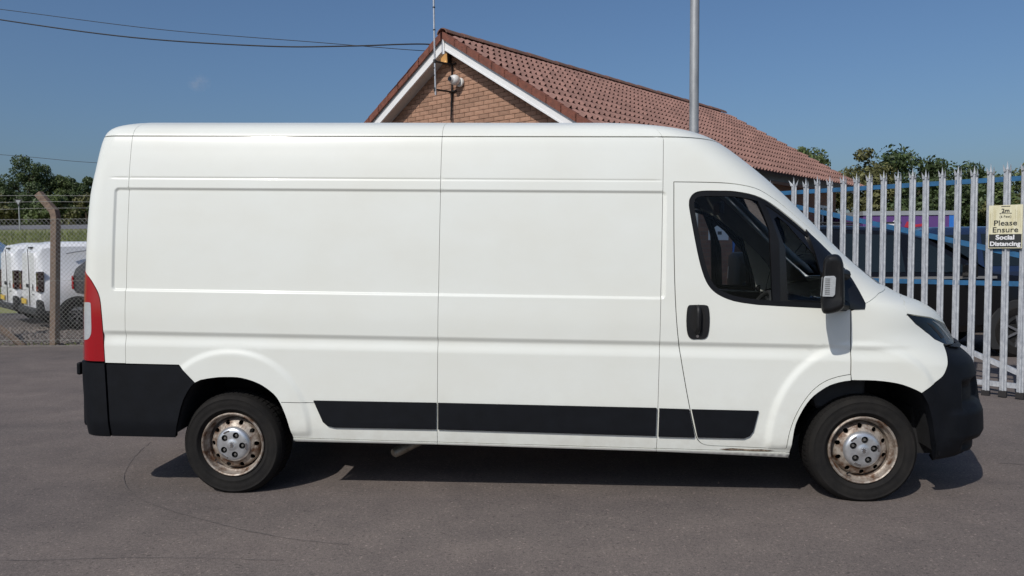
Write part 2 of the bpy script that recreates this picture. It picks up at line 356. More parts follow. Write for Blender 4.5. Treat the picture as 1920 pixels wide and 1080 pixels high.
def relief(u, z):
    """pressed shapes of the flank: recessed field, waistline groove, arch flares; metres outwards"""
    d = np.zeros(np.broadcast(u, z).shape)
    cxr, czr, hx, hz, rc = -1.02, 1.629, 1.787, .336, .03           # recessed field behind the cab
    qx = np.abs(u - cxr) - hx + rc; qz = np.abs(z - czr) - hz + rc
    sd_ = np.hypot(np.maximum(qx, 0), np.maximum(qz, 0)) + np.minimum(np.maximum(qx, qz), 0) - rc
    d = d - .011 * (1 - sst(-.016, .004, sd_))
    fade = 1 - sst(2.05, 2.35, u)
    fade = fade * sst(-2.98, -2.78, u)
    gr = np.where(z > .999, 1 - sst(.999, 1.036, z), sst(.925, .999, z))
    d = d - .0125 * gr * fade
    d = d - .0035 * np.exp(-((z - 2.031) / .006)**2) * (1 - sst(.70, .76, u)) * sst(-2.86, -2.78, u)
    e = ((np.abs(u - 1.975) / .565)**2.15 + (np.maximum(z - .36, 0) / .675)**2.15)**(1/2.15)
    d = d + .016 * (1 - sst(.955, 1.045, e)) * (1 - sst(2.35, 2.5, u)) * sst(.352, .41, z)
    e = ((np.abs(u + 2.0) / .515)**2.1 + (np.maximum(z - .36, 0) / .552)**2.1)**(1/2.1)
    d = d + .012 * (1 - sst(.955, 1.045, e)) * sst(.352, .41, z)
    # soft swelling above the sill, tuck-under along it
    d = d - .02 * (1 - sst(.30, .348, z))
    # fog-lamp recess and lower scoop of the bumper
    d = d - .05 * sst(2.655, 2.70, u) * (1 - sst(3.0, 3.08, u)) * sst(.64, .69, z + .12*(2.85 - u)*(u < 2.85)) * (1 - sst(.79, .815, z))
    d = d - .045 * sst(2.66, 2.74, u) * (1 - sst(3.2, 3.3, u)) * sst(.36, .40, z) * (1 - sst(.42, .45, z))
    d = d + .012 * sst(2.5, 2.62, u) * sst(.44, .47, z) * (1 - sst(.60, .64, z))
    return d
def point(u, z, off=0.0, rel=True):
    h = 2e-4
    B = base(u, z); N = np.cross(base(np.asarray(u) + h, z) - base(np.asarray(u) - h, z), base(u, np.minimum(np.asarray(z) + h, ZTOP - .0001)) - base(u, np.asarray(z) - h))
    L = np.linalg.norm(N, axis=-1, keepdims=True); N = np.where(L > 1e-14, N / np.maximum(L, 1e-14), np.array([0, 0, 1.]))
    d = (relief(u, z) if rel else 0.0) + off
    return B + N * np.asarray(d)[..., None]
def rake(P):
    c, s = math.cos(RAKE), math.sin(RAKE)
    return np.stack([P[..., 0]*c + P[..., 2]*s, P[..., 1], -P[..., 0]*s + P[..., 2]*c], -1)
ZL = sorted(set([round(v, 4) for v in list(np.arange(.2, 2.31, .035)) + list(np.arange(.90, 1.06, .0085)) + list(np.arange(1.275, 1.335, .005)) + list(np.arange(1.925, 1.985, .005)) + list(np.arange(2.012, 2.05, .0035)) + [.30, .308, .316, .324, .332, .34, .344, .348, .350, .352, .354, .356, .36] + [.584, .587, .590, .593, .596]]))
UL = sorted(set([round(v, 4) for v in list(np.arange(-4.4, 3.4, .045)) + list(np.arange(-2.835, -2.765, .005)) + list(np.arange(.725, .78, .005)) + list(np.arange(-3.2, -2.8, .02)) + list(np.arange(1.9, 3.3, .022))]))
ARCH_RINGS = []
for (c0, rx, rz_, ex_) in ((1.975, .565, .675, 2.15), (-2.0, .515, .552, 2.1)):
    for s_ in (.94, .96, .98, 1.0, 1.02, 1.04, 1.06):
        for a in np.linspace(0, math.pi, 90):
            ca, sa = math.cos(a), math.sin(a); r = (abs(ca)**ex_ + abs(sa)**ex_)**(-1/ex_) * s_
            ARCH_RINGS.append((c0 + rx*r*ca, .36 + rz_*r*sa))
def patch(name, poly, mat, parent, holes=(), off=0.0, rel=True, gap=.0022, thick=.014, step=.025, side=0, zl=None, ul=None, smooth_edge=True, rings=True):
    """one panel lying on the body's skin. side 0: near flank, 1: far flank, 2: both halves in one mesh"""
    P = resample(inset(list(poly), gap), step); Hs = [resample(inset(list(h), -gap), step * .7) for h in holes]
    PA = np.array(P); lo, hi = PA.min(0), PA.max(0)
    us = [u for u in (ul or UL) if lo[0] < u < hi[0]]; zs = [z for z in (zl or ZL) if lo[1] < z < hi[1]]
    G = np.array([(u, z) for z in zs for u in us]) if us and zs else np.zeros((0, 2))
    if rings and rel:
        G = np.concatenate([G, np.array([q for q in ARCH_RINGS if lo[0] < q[0] < hi[0] and lo[1] < q[1] < hi[1]]).reshape(-1, 2)])
    if len(G):
        k = inpoly(G, P)
        for h in Hs: k &= ~inpoly(G, h)
        G = G[k]
    if len(G):
        k = segdist(G, P) > .0045
        for h in Hs: k &= segdist(G, h) > .0045
        G = G[k]
    v2, tri = triangulate(P, Hs, [tuple(q) for q in G])
    h = 3e-4
    V = rake(point(v2[:, 0], v2[:, 1], off, rel))
    du = rake(point(v2[:, 0] + h, v2[:, 1], off, rel)) - rake(point(v2[:, 0] - h, v2[:, 1], off, rel))
    zc = np.minimum(v2[:, 1] + h, ZTOP - .0001)
    dz = rake(point(v2[:, 0], zc, off, rel)) - rake(point(v2[:, 0], v2[:, 1] - h, off, rel))
    N = np.cross(du, dz); L = np.linalg.norm(N, axis=1, keepdims=True); bad = L[:, 0] < 1e-12; N = N / np.maximum(L, 1e-12); N[bad] = (0, 0, 1)
    a = v2[tri]; cw = ((a[:, 1] - a[:, 0])[:, 0] * (a[:, 2] - a[:, 0])[:, 1] - (a[:, 1] - a[:, 0])[:, 1] * (a[:, 2] - a[:, 0])[:, 0]) < 0
    tri = tri.copy(); tri[cw] = tri[cw][:, ::-1]
    # free edges -> turned-in rim
    from collections import Counter
    ed = {}
    for t in tri:
        for i in range(3):
            e = (int(t[i]), int(t[(i + 1) % 3]))
            if (e[1], e[0]) in ed: del ed[(e[1], e[0])]
            else: ed[e] = 1
    n = len(V); rim = sorted({i for e in ed for i in e}); mp = {i: n + k for k, i in enumerate(rim)}
    Vin = V[rim] - N[rim] * thick
    Vall = np.concatenate([V, V[rim], Vin]); m2 = {i: n + len(rim) + k for k, i in enumerate(rim)}
    quads = [(mp[e[1]], mp[e[0]], m2[e[0]], m2[e[1]]) for e in ed] if thick > 0 else []
    faces = [tuple(int(i) for i in t) for t in tri] + quads
    nor = [tuple(N[i]) for t in tri for i in t] + [(0, 0, 0)] * (4 * len(quads))
    def flip(Vx, fx, nx):
        Vm = Vx.copy(); Vm[:, 1] = 2*HW - Vm[:, 1]; out = []; no = []; k = 0
        for f in fx:
            out.append(f[::-1]); q = nx[k:k + len(f)][::-1]; no += [(p[0], -p[1], p[2]) for p in q]; k += len(f)
        return Vm, out, no
    if side == 1: Vall, faces, nor = flip(Vall, faces, nor)
    if side == 2:
        Vm, fm, nm = flip(Vall, faces, nor); b = len(Vall)
        Vall = np.concatenate([Vall, Vm]); faces = faces + [tuple(i + b for i in f) for f in fm]; nor = nor + nm
    me = bpy.data.meshes.new(name); me.from_pydata([tuple(p) for p in Vall], [], faces); me.materials.append(MAT[mat])
    me.polygons.foreach_set('use_smooth', [True] * len(me.polygons))
    me.normals_split_custom_set(nor)
    return link(bpy.data.objects.new(name, me), parent)

YAW = math.radians(-4.0078)
van = empty('panel_van', (0.1578, 4.8130, 0), YAW)
tag(van, 'large white high-roof panel van with rusty steel wheels, parked side-on in front', 'van')
TX = lambda p: rake(np.array(p, float))             # body frame to van frame
SA, SB, SC = -2.712, -.654, .742
ARCH_R = smoothcurve([(-2.38,.363),(-2.366,.426),(-2.321,.586),(-2.241,.703),(-2.122,.737),(-2.015,.745),(-1.93,.741),(-1.838,.716),(-1.768,.68),(-1.697,.619),(-1.645,.516),(-1.611,.411),(-1.589,.322)], 3)
iR = min(range(len(ARCH_R)), key=lambda i: abs(ARCH_R[i][0] + 2.241))
ARCH_F = smoothcurve([(1.548,.310),(1.568,.501),(1.603,.602),(1.658,.693),(1.727,.754),(1.796,.792),(1.897,.815),(2.043,.818),(2.17,.804),(2.25,.78),(2.321,.749)], 3)
iF = min(range(len(ARCH_F)), key=lambda i: abs(ARCH_F[i][0] - 1.897))
DOOR_L = smoothcurve([(.812,2.024),(.814,1.76),(.82,1.496),(.833,1.232),(.853,1.033),(.894,.801),(.935,.601),(.968,.461),(.989,.414),(1.02,.39),(1.06,.381)], 3)
DOOR_ARCH = smoothcurve([(1.526,.374),(1.537,.467),(1.566,.568),(1.611,.662),(1.67,.746),(1.741,.804),(1.82,.836),(1.894,.852)], 3)
DOOR_TOP = smoothcurve([(.812,2.024),(1.033,2.022),(1.227,2.013),(1.417,1.99),(1.531,1.948),(1.664,1.874),(1.842,1.739),(1.99,1.61),(2.03,1.53),(2.01,1.465),(1.965,1.395),(1.915,1.314),(1.889,1.25)], 3)
WIN = smoothcurve([(.909,1.878),(.912,1.914),(.935,1.948),(.981,1.965),(1.08,1.967),(1.196,1.964),(1.38,1.941),(1.522,1.89),(1.682,1.789),(1.80,1.70)], 3) + [(1.795,1.255),(1.697,1.256),(1.464,1.264)] + smoothcurve([(1.332,1.27),(1.19,1.29),(1.089,1.331),(1.032,1.386),(.995,1.468),(.962,1.593),(.925,1.781),(.911,1.86)], 3)
SAIL = [(1.80,1.703),(1.856,1.655),(1.93,1.575),(1.985,1.487),(1.993,1.42),(1.995,1.35),(1.992,1.285),(1.975,1.252),(1.828,1.246),(1.74,1.25),(1.72,1.27),(1.74,1.5),(1.765,1.70),(1.770,1.736)]
HEAD = [(2.255,1.216),(2.34,1.207),(2.47,1.188),(2.568,1.162),(2.70,1.125),(2.80,1.075),(2.81,1.035),(2.70,1.017),(2.60,1.019),(2.538,1.028),(2.445,1.058),(2.368,1.106),(2.299,1.158)]
BUMP_F = smoothcurve([(2.321,.749),(2.424,.809),(2.489,.85),(2.519,.896),(2.534,.932),(2.548,.984),(2.537,1.025)], 3)
PILLAR_SEAM = [(1.93,1.258),(2.007,1.290),(2.08,1.315),(2.172,1.345),(2.433,1.381)]
uw = lambda z: float(pch(FX, z) - pch(FA, z) + .52*LF)       # where the windscreen begins on the contour
for sd_ in (0, 1):
    # flank panels
    patch('flank_panel', [(SA, .816), (-2.354, .816)] + [q for q in ARCH_R[iR:] if q[1] > .36] + [(-1.598, .354)] + [(SB, .354), (SB, 2.306), (SA, 2.306)], 'paint', van, side=sd_, gap=.0014, step=.011)
    patch('flank_panel', [(SB, .354), (SC - .008, .354), (SC + .006, 2.306), (SB, 2.306)], 'paint', van, side=sd_, gap=.0014, step=.011)
    ring = [(SC - .008, .354), (1.552, .354)] + [q for q in ARCH_F[1:iF + 1] if q[1] > .36] + [(1.894, .852)] + DOOR_ARCH[::-1][1:] + DOOR_L[::-1] + DOOR_TOP[1:-1] + PILLAR_SEAM[1:]
    ring += [(uw(1.42), 1.40)] + [(uw(z), z) for z in np.arange(1.45, 2.26, .05)] + [(uw(2.306), 2.306), (SC + .006, 2.306)]
    patch('cab_side_panel', ring, 'paint', van, side=sd_, rings=True, gap=.0016, step=.014)
    for ua, ub, za, zb_ in ((-1.598, SB, .324, .336), (SB, SC - .008, .336, .331), (SC - .008, 1.552, .331, .310)):
        patch('sill', [(ua, za), (ub, zb_), (ub, .352), (ua, .352)], 'paint', van, side=sd_, off=.003, gap=.0012)
    patch('sill_seam', [(-1.668, .5885), (-1.45, .5885), (-1.45, .5915), (-1.668, .5915)], 'gap', van, side=sd_, off=.0012, thick=0, gap=0)
    patch('pillar_foot', [(1.93, 1.24), (2.02, 1.262), (2.25, 1.22), (2.30, 1.25), (2.60, 1.29), (2.60, 1.42), (2.30, 1.40), (2.0, 1.32)], 'paint', van, side=sd_, off=-.006, rel=False, thick=0)
    lamp = smoothcurve([(-3.14, 1.435), (-3.05, 1.412), (-2.97, 1.375), (-2.918, 1.315), (-2.885, 1.245), (-2.871, 1.15), (-2.864, 1.064), (-2.858, .95), (-2.852, .826)], 3)
    patch('rear_corner_panel', [(SA, .818), (SA, 2.306), (-3.2, 2.306), (-3.2, 1.435)] + lamp + [(-2.85, .818)], 'paint', van, side=sd_, step=.011, gap=.0014)
    tl = patch('tail_lamp', [(-3.2, 1.433)] + lamp + [(-3.2, .826)], 'redlens', van, side=sd_, off=.004, rel=False, thick=.03, step=.015)
    patch('reversing_lens', smoothcurve([(-3.03, 1.212), (-2.962, 1.214), (-2.945, 1.20), (-2.940, 1.12), (-2.940, 1.03), (-2.95, .992), (-2.975, .968), (-3.03, .958)], 3), 'clearlens', tl, side=sd_, off=.0048, rel=False, thick=.004, step=.02)
    patch('rear_door', [(-3.205, .50), (-3.205, 2.306)] + [(urear(z) + .004, z) for z in (2.306, 2.1, 1.8, 1.5, 1.2, .9, .5)], 'paint', van, side=sd_, rel=False)
    door = patch('door', DOOR_L + [(1.526, .374)] + DOOR_ARCH[1:] + [(1.892, 1.054)] + DOOR_TOP[::-1][:-1], 'paint', van, holes=[WIN], side=sd_, gap=.0034)
    tag(door, 'white front door with black-framed window and black handle')
    # black window surround, divider and panes belong to the door
    patch('window_frame', WIN, 'plastic', door, holes=[inset(WIN, .030)], off=-.006, rel=False, gap=.0, thick=.02, side=sd_, step=.03)
    patch('window_divider', [(1.385, 1.93), (1.452, 1.905), (1.47, 1.28), (1.42, 1.285)], 'plastic', door, off=-.004, rel=False, thick=.03, side=sd_)
    patch('window_pane', inset(WIN, .022), 'glass', door, off=-.014, rel=False, thick=0, side=sd_, step=.05, ul=list(np.arange(.9, 2, .12)), zl=list(np.arange(1.2, 2, .12)))
    patch('quarter_light_frame', [(1.445, 1.91), (1.52, 1.88), (1.70, 1.765), (1.80, 1.70), (1.80, 1.26), (1.46, 1.275)], 'gloss', door, holes=[[(1.485, 1.80), (1.53, 1.818), (1.60, 1.77), (1.755, 1.58), (1.77, 1.45), (1.77, 1.30), (1.515, 1.30)]], off=-.010, rel=False, thick=.004, side=sd_, gap=0)
    h = patch('door_handle', smoothcurve([(.915, 1.262), (.967, 1.264), (1.02, 1.262), (1.036, 1.24), (1.042, 1.16), (1.034, 1.08), (1.012, 1.052), (.97, 1.049), (.93, 1.05), (.905, 1.08), (.896, 1.16), (.901, 1.24), (.915, 1.262)], 3)[:-1], 'plastic2', door, off=.007, rel=False, thick=.016, side=sd_, step=.02)
    sg = -1 if sd_ == 0 else 1
    yy = (lambda d: -d) if sd_ == 0 else (lambda d: 2*HW + d)
    rc = patch('handle_recess', smoothcurve([(.93, 1.235), (.967, 1.243), (1.005, 1.235), (1.018, 1.16), (1.005, 1.105), (.967, 1.09), (.93, 1.105), (.918, 1.16), (.93, 1.235)], 3)[:-1], 'hole', h, off=.0085, rel=False, thick=.002, side=sd_, step=.02)
    b = MB(); a1 = TX((.955, yy(.006), 1.07)); a2 = TX((.985, yy(.034), 1.252))
    gp = smoothcurve([TX((.968, yy(.010), 1.255)), TX((.968, yy(.034), 1.225)), TX((.968, yy(.036), 1.15)), TX((.968, yy(.03), 1.11)), TX((.968, yy(.008), 1.09))], 4)
    b.tube(gp, .014, 8); b.build('grip', 'plastic2', h, smooth=True)
    b = MB(); b.lathe([(0, 0), (.009, 0), (.009, .006)], 16, at=tuple(TX((.968, yy(.0115), 1.068)))); b.build('lock', 'chrome', h)
    patch('mirror_base', SAIL, 'gloss', door, off=.006, rel=False, thick=.016, side=sd_, gap=0)
    # wing
    patch('wing_panel', [(1.90, .818)] + ARCH_F[iF + 1:] + BUMP_F[1:-1] + [(2.535, 1.024)] + HEAD[::-1][3:-1] + [(2.253, 1.214), (2.267, 1.222), (2.292, 1.275), (2.428, 1.318), (2.60, 1.325), (2.62, 1.37)] + [(q[0], q[1] - .002) for q in PILLAR_SEAM[::-1]] + [(1.8915, 1.24), (1.8935, 1.054), (1.896, .86)], 'paint', van, side=sd_, gap=.0014)
    hl = patch('headlight', HEAD, 'headglass', van, off=.002, rel=False, thick=.03, side=sd_, step=.02)
    patch('chrome_strip', [(2.40, 1.165), (2.45, 1.15), (2.56, 1.06), (2.52, 1.055)], 'cabdark', hl, off=.004, rel=False, thick=.004, side=sd_)
    patch('indicator_strip', [(2.47, 1.172), (2.55, 1.145), (2.66, 1.05), (2.645, 1.042), (2.55, 1.115)], 'chromedull', hl, off=.0035, rel=False, thick=.004, side=sd_)
    # black lower mouldings, four a side
    for q in ([(-1.458,.606),(-.659,.612),(-.659,.440),(-1.32,.434),(-1.365,.443),(-1.395,.468)], [(-.649,.612),(.728,.615),(.726,.437),(-.648,.440)],
              [(.743,.613),(.928,.612),(.966,.445),(.962,.434),(.741,.434)], [(.941,.612),(1.352,.613),(1.323,.484),(1.301,.452),(1.265,.437),(.982,.436)]):
        patch('side_moulding', q, 'plastic', van, off=.013, rel=False, thick=.02, side=sd_, step=.03, gap=.001)
    # rear bumper: side wing and corner
    patch('rear_bumper_wing', [(-2.843,.812),(-2.354,.814)] + ARCH_R[:iR + 1][::-1] + [(-2.385,.333),(-2.822,.330)], 'plastic', van, off=.006, rel=False, thick=.03, side=sd_, gap=.003)
    rb = patch('rear_bumper_corner', [(-2.848,.818),(-2.826,.330)] + [(-3.3,.335)] + [(-3.3,.818)], 'plastic', van, off=.013, rel=False, thick=.05, side=sd_, step=.02)
    # arch liners
    for ARCH, y1 in ((ARCH_R, .62), (ARCH_F + [(2.369,.681),(2.403,.59),(2.427,.475),(2.45,.36)], .68)):
        A3 = [TX((u, 0, z)) for u, z in ARCH]; ys = [.012, .2, .4, y1]
        V = []
        for y in ys:
            for p in A3: V.append((p[0], y if sd_ == 0 else 2*HW - y, p[2] + .012*min(1, y*8)))
        n = len(A3); F = [(j*n + i, j*n + i + 1, (j + 1)*n + i + 1, (j + 1)*n + i) for j in range(len(ys) - 1) for i in range(n - 1)]
        F.append(tuple(range((len(ys) - 1)*n, len(ys)*n)))
        b = MB(); b.add(V, F); b.build('wheel_arch_liner', 'liner', van)
    # added dark inner skin so that no light leaks through the panel gaps
    patch('light_block_skin', [(-3.1, .40), (-3.1, 2.28), (.80, 2.28), (.80, .40), (-1.55, .40), (-1.6, .80), (-2.4, .80), (-2.42, .40)], 'gap', van, off=-.035, rel=False, thick=0, side=sd_, step=.1, ul=list(np.arange(-3.1, .9, .1)), zl=list(np.arange(.4, 2.3, .1)))
    patch('door_trim', [(.84, 1.24), (1.0, .42), (1.45, .42), (1.56, .85), (1.86, .95), (2.2, 1.02), (2.2, 1.24), (1.3, 1.255), (1.15, 1.275), (1.07, 1.315), (1.0, 1.40), (.95, 1.6), (.90, 1.85), (.915, 1.99), (1.2, 1.99), (1.4, 1.965), (1.4, 2.02), (1.2, 2.1), (.80, 2.1), (.80, 1.5)], 'cabdark', van, off=-.05, rel=False, thick=0, side=sd_, step=.06)
    patch('pillar_trim', [(1.38, 1.985), (1.55, 1.925), (1.70, 1.82), (1.86, 1.69), (1.99, 1.56), (2.06, 1.38), (2.35, 1.38), (2.33, 1.45), (2.17, 1.65), (1.95, 1.85), (1.75, 2.03), (1.6, 2.15), (1.3, 2.15)], 'cabgrey', van, off=-.045, rel=False, thick=0, side=sd_, step=.05)
# whole-width parts
ZR = [2.315, 2.33, 2.345, 2.36, 2.375, 2.39, 2.40, 2.41, 2.42, 2.43, 2.44, 2.45, 2.457, 2.464, 2.47, 2.475, 2.48, 2.484, 2.487, 2.489]
ZR = [float(SQ(z)) for z in ZR]
def roofpoly(u0, u1):
    zs = [2.311] + ZR[1:] + [ZTOP - .0003]
    L_ = [(u0 if u0 is not None else urear(z) + .003, z) for z in zs]; R_ = [(u1 if u1 is not None else ufront(z) - .003, z) for z in zs]
    return R_ + L_[::-1]
for u0, u1 in ((None, SA), (SA, SB), (SB, SC + .008), (SC + .008, None)):
    patch('roof_panel', roofpoly(u0, u1), 'paint', van, side=2, rel=False, zl=ZR, step=.03, gap=.0012, thick=.01)
patch('windscreen', [(uw(z), z) for z in (1.395, 1.5, 1.6, 1.8, 2.0, 2.2, 2.30)] + [(ufront(z) - .002, z) for z in (2.30, 2.2, 2.0, 1.8, 1.6, 1.5, 1.395)], 'screen', van, side=2, rel=False, off=-.004, thick=0, gap=0, step=.05)
patch('scuttle_panel', [(2.63, 1.33), (2.63, 1.385), (ufront(1.385), 1.385), (ufront(1.33), 1.33)], 'plastic', van, side=2, rel=False, off=-.01)
patch('bonnet', [(2.267, 1.222), (2.292, 1.275), (2.428, 1.318), (2.62, 1.328), (ufront(1.328), 1.328), (ufront(1.25), 1.25), (ufront(1.14), 1.13), (2.82, 1.10), (2.70, 1.133), (2.568, 1.167), (2.47, 1.193), (2.34, 1.211)], 'paint', van, side=2, rel=False, gap=.0014)
gr = patch('grille', [(2.815, 1.09), (2.815, 1.02), (ufront(1.02), 1.02), (ufront(1.12), 1.12)], 'gloss', van, side=2, rel=False, off=-.01)
for z in (1.035, 1.06, 1.085):
    patch('grille_bar', [(2.84, z), (2.84, z + .01), (ufront(z + .01), z + .01), (ufront(z), z)], 'chrome', gr, side=2, rel=False, off=-.003, thick=.006, gap=0)
fb = patch('front_bumper', BUMP_F + [(2.56, 1.012), (2.70, 1.008), (ufront(1.008), 1.008)] + [(ufront(z), z) for z in (.9, .7, .5, .36)] + [(3.0, .35), (2.75, .362), (2.6, .33), (2.486, .305), (2.427, .475), (2.403, .59), (2.369, .681)], 'plastic', van, side=2, thick=.04, step=.02)
patch('bumper_lip', [(2.58, 1.006), (2.64, 1.018), (2.75, 1.013), (ufront(1.0), 1.013), (ufront(.985), .985), (2.72, .985)], 'plastic2', fb, side=2, rel=False, off=.016, thick=.02)
b = MB(); zs_ = (.335, .81)
b.box((-3.095, .12, .36), (-2.95, 1.92, .80)); rbm = b.build('rear_bumper', 'plastic', van, bevel=.03)
for v in rbm.data.vertices: v.co = TX(v.co)
b = MB(); b.box((-3.118, .10, .715), (-3.09, .26, .80)); o = b.build('bumper_step', 'plastic', rbm, bevel=.012)
for v in o.data.vertices: v.co = TX(v.co)
# underside, floor, bulkhead, dashboard, seats
b = MB(); b.box((-2.9, .10, .44), (-2.40, 1.94, .56)); b.box((-2.42, .62, .46), (-1.55, 1.42, .56)); b.box((-1.57, .13, .365), (1.50, 1.91, .5)); b.box((1.45, .68, .40), (2.45, 1.36, .62)); b.box((2.4, .3, .30), (2.6, 1.74, .6))
b.box((1.42, .62, .45), (1.52, 1.42, .75))
o = b.build('underbody', 'gap', van)
for v in o.data.vertices: v.co = TX(v.co)
b = MB(); b.prism([(.06,.5),(1.98,.5),(1.98,1.3),(1.88,2.1),(1.78,2.3),(.26,2.3),(.16,2.1),(.06,1.3)], .70, .74, plane='yz'); o = b.build('bulkhead', 'cabdark', van)
for v in o.data.vertices: v.co = TX(v.co)
b = MB(); b.prism([(1.60, 1.02), (1.68, 1.15), (1.85, 1.22), (2.02, 1.25), (2.06, 1.2), (2.05, .6), (1.75, .6)], .16, 1.88); o = b.build('dashboard', 'cabdark', van, bevel=.02)
for v in o.data.vertices: v.co = TX(v.co)
b = MB(); b.box((.74, .10, .56), (1.44, 1.94, .60)); o = b.build('cab_floor', 'cabdark', van)
for v in o.data.vertices: v.co = TX(v.co)
b = MB(); b.tube([TX((1.44 + .17*math.cos(a)*.55 + .0, .52 + .19*math.cos(a)*0 + .19*math.sin(a), 1.16 + .19*math.cos(a)*.83)) for a in np.linspace(0, 2*math.pi, 28, endpoint=False)], .016, 8, closed=True)
b.tube([TX((1.44, .52, 1.16)), TX((1.70, .52, 1.02))], .03, 8); b.tube([TX((1.44, .34, 1.16)), TX((1.46, .52, 1.15)), TX((1.44, .70, 1.16))], .018, 6); b.build('steering_wheel', 'cabdark', van, smooth=True)
for y0 in (.30, 1.08):
    w_ = .46 if y0 < 1 else .80
    st = MB(); st.prism([(.86, .82), (1.34, .84), (1.36, .94), (.90, .96)], y0, y0 + w_); st.prism([(.80, .90), (.93, .90), (.86, 1.46), (.79, 1.46)], y0 + .02, y0 + w_ - .02); st.prism([(.79, 1.49), (.86, 1.49), (.85, 1.68), (.80, 1.68)], y0 + .12, y0 + .34)
    o = st.build('seat', 'seat', van, bevel=.03)
    for v in o.data.vertices: v.co = TX(v.co)
b = MB(); b.box((1.30, .92, 1.84), (1.335, 1.16, 1.93)); o = b.build('rear_view_mirror', 'cabdark', van, bevel=.01)
# sun-visor wires and roof lining of the cab
patch('cab_roof_lining', [(.76, 2.25), (.76, 2.42), (ufront(2.42) - .2, 2.42), (uw(2.25), 2.25)], 'cabdark', van, side=2, rel=False, off=-.03, thick=0)
# exhaust pipe
b = MB(); ex = smoothcurve([(-.55, .52, .39), (-.72, .42, .335), (-.86, .34, .275), (-.99, .27, .222)], 4); b.tube(ex, .034, 14, cap=False); b.tube([ex[-1], tuple(np.array(ex[-1]) + [.02, .03, .01])], .028, 14); b.build('exhaust_pipe', 'exhaust', van, smooth=True)
# rust along the sill step
rr_ = random.Random(4)
patch('rust_patch', [(1.12,.362),(1.20,.371),(1.30,.366),(1.38,.369),(1.46,.363),(1.42,.357),(1.33,.354),(1.25,.358),(1.18,.354)], 'rustpaint', van, off=.0015, thick=0, step=.02, gap=0)
# door mirror
def make_mirror(sd_):
    yy = (lambda y: y) if sd_ == 0 else (lambda y: 2*HW - y)
    # housing outline in (x,z), lofted from its flat glass face (rear) to its rounded front
    root = None
    out = [(1.620, 1.549), (1.644, 1.579), (1.695, 1.586), (1.722, 1.571), (1.738, 1.539), (1.746, 1.484), (1.752, 1.392), (1.755, 1.30), (1.741, 1.267), (1.703, 1.249), (1.643, 1.239), (1.618, 1.26), (1.610, 1.328), (1.615, 1.452)]
    out = smoothcurve(out + out[:1], 3)[:-1]; cx_, cz_ = np.mean([p[0] for p in out]), np.mean([p[1] for p in out])
    levels = [(-.292, .60), (-.300, .76), (-.298, .88), (-.286, .955), (-.262, .995), (-.22, 1.0), (-.15, .99), (-.115, .93), (-.10, .78)]
    V = []; n = len(out)
    for y, s_ in levels:
        for p in out: V.append(TX((cx_ + (p[0] - cx_)*s_*.93 + (.26 + y)*.33 + .006, yy(y), cz_ + (p[1] - cz_)*s_)))
    F = [(j*n + i, j*n + (i + 1) % n, (j + 1)*n + (i + 1) % n, (j + 1)*n + i) for j in range(len(levels) - 1) for i in range(n)]
    F += [tuple(range(n)), tuple(range(len(levels)*n - 1, (len(levels) - 1)*n - 1, -1))]
    b = MB(); b.add(V, F); m = b.build('door_mirror', 'plastic2', van, smooth=True, angle=40)
    b = MB()
    for z in (1.50, 1.31):
        b = MB(); b.tube([TX((1.72, yy(-.15), z)), TX((1.78, yy(-.06), z - .03)), TX((1.85, yy(.005), z - .04))], .034, 10); b.build('mirror_arm', 'plastic2', m, smooth=True)
    b = MB(); q = [(1.618, 1.342), (1.676, 1.342), (1.687, 1.354), (1.690, 1.450), (1.681, 1.462), (1.628, 1.460), (1.622, 1.45)]
    n = len(q); V = [TX((p[0], yy(-.3035), p[1])) for p in q] + [TX((p[0], yy(-.26), p[1])) for p in q]
    b.add(V, [tuple(range(n)), tuple(range(2*n - 1, n - 1, -1))] + [(i, (i + 1) % n, n + (i + 1) % n, n + i) for i in range(n)])
    ind = b.build('indicator_lens', 'clearlens', m, bevel=.003)
    b = MB()
    for k in range(9): b.box((1.629, min(yy(-.3050), yy(-.3025)), 1.356 + k*.0108), (1.656, max(yy(-.3050), yy(-.3025)), 1.3600 + k*.0108))
    o = b.build('lens_ribs', 'steel', ind)
    for v in o.data.vertices: v.co = TX(v.co)
for sd_ in (0, 1): make_mirror(sd_)

# wheels: tyre (tread blocks), pierced steel rim, silver centre cap
WR, RIM = .343, .206
def pierced(outline_r, holes, depth, step, inner=0.0):
    ring = [(outline_r*math.cos(a), outline_r*math.sin(a)) for a in np.linspace(0, 2*math.pi, 72, endpoint=False)]
    hs = [[(cx_ + r*math.cos(a), cz_ + r*math.sin(a)) for a in np.linspace(0, 2*math.pi, 16, endpoint=False)] for cx_, cz_, r in holes]
    if inner: hs.append([(inner*math.cos(a), inner*math.sin(a)) for a in np.linspace(0, 2*math.pi, 40, endpoint=False)])
    pts = []
    for rr in np.arange(max(inner, 0) + step, outline_r - step*.4, step):
        k = max(8, int(2*math.pi*rr/step))
        pts += [(rr*math.cos(2*math.pi*i/k), rr*math.sin(2*math.pi*i/k)) for i in range(k)]
    G = np.array(pts); k = np.ones(len(G), bool)
    for h in hs: k &= ~inpoly(G, h) & (segdist(G, h) > step*.25)
    v2, tri = triangulate(ring, hs, [tuple(p) for p in G[k]])
    V = [(p[0], depth(math.hypot(*p)), p[1]) for p in v2]; F = [tuple(int(i) for i in t) for t in tri]
    for hs_ in hs:                                     # walls of the holes
        n = len(hs_); b0 = len(V)
        V += [(p[0], depth(math.hypot(*p)), p[1]) for p in hs_] + [(p[0], depth(math.hypot(*p)) + .012, p[1]) for p in hs_]
        F += [(b0 + i, b0 + (i + 1) % n, b0 + n + (i + 1) % n, b0 + n + i) for i in range(n)]
    return V, F
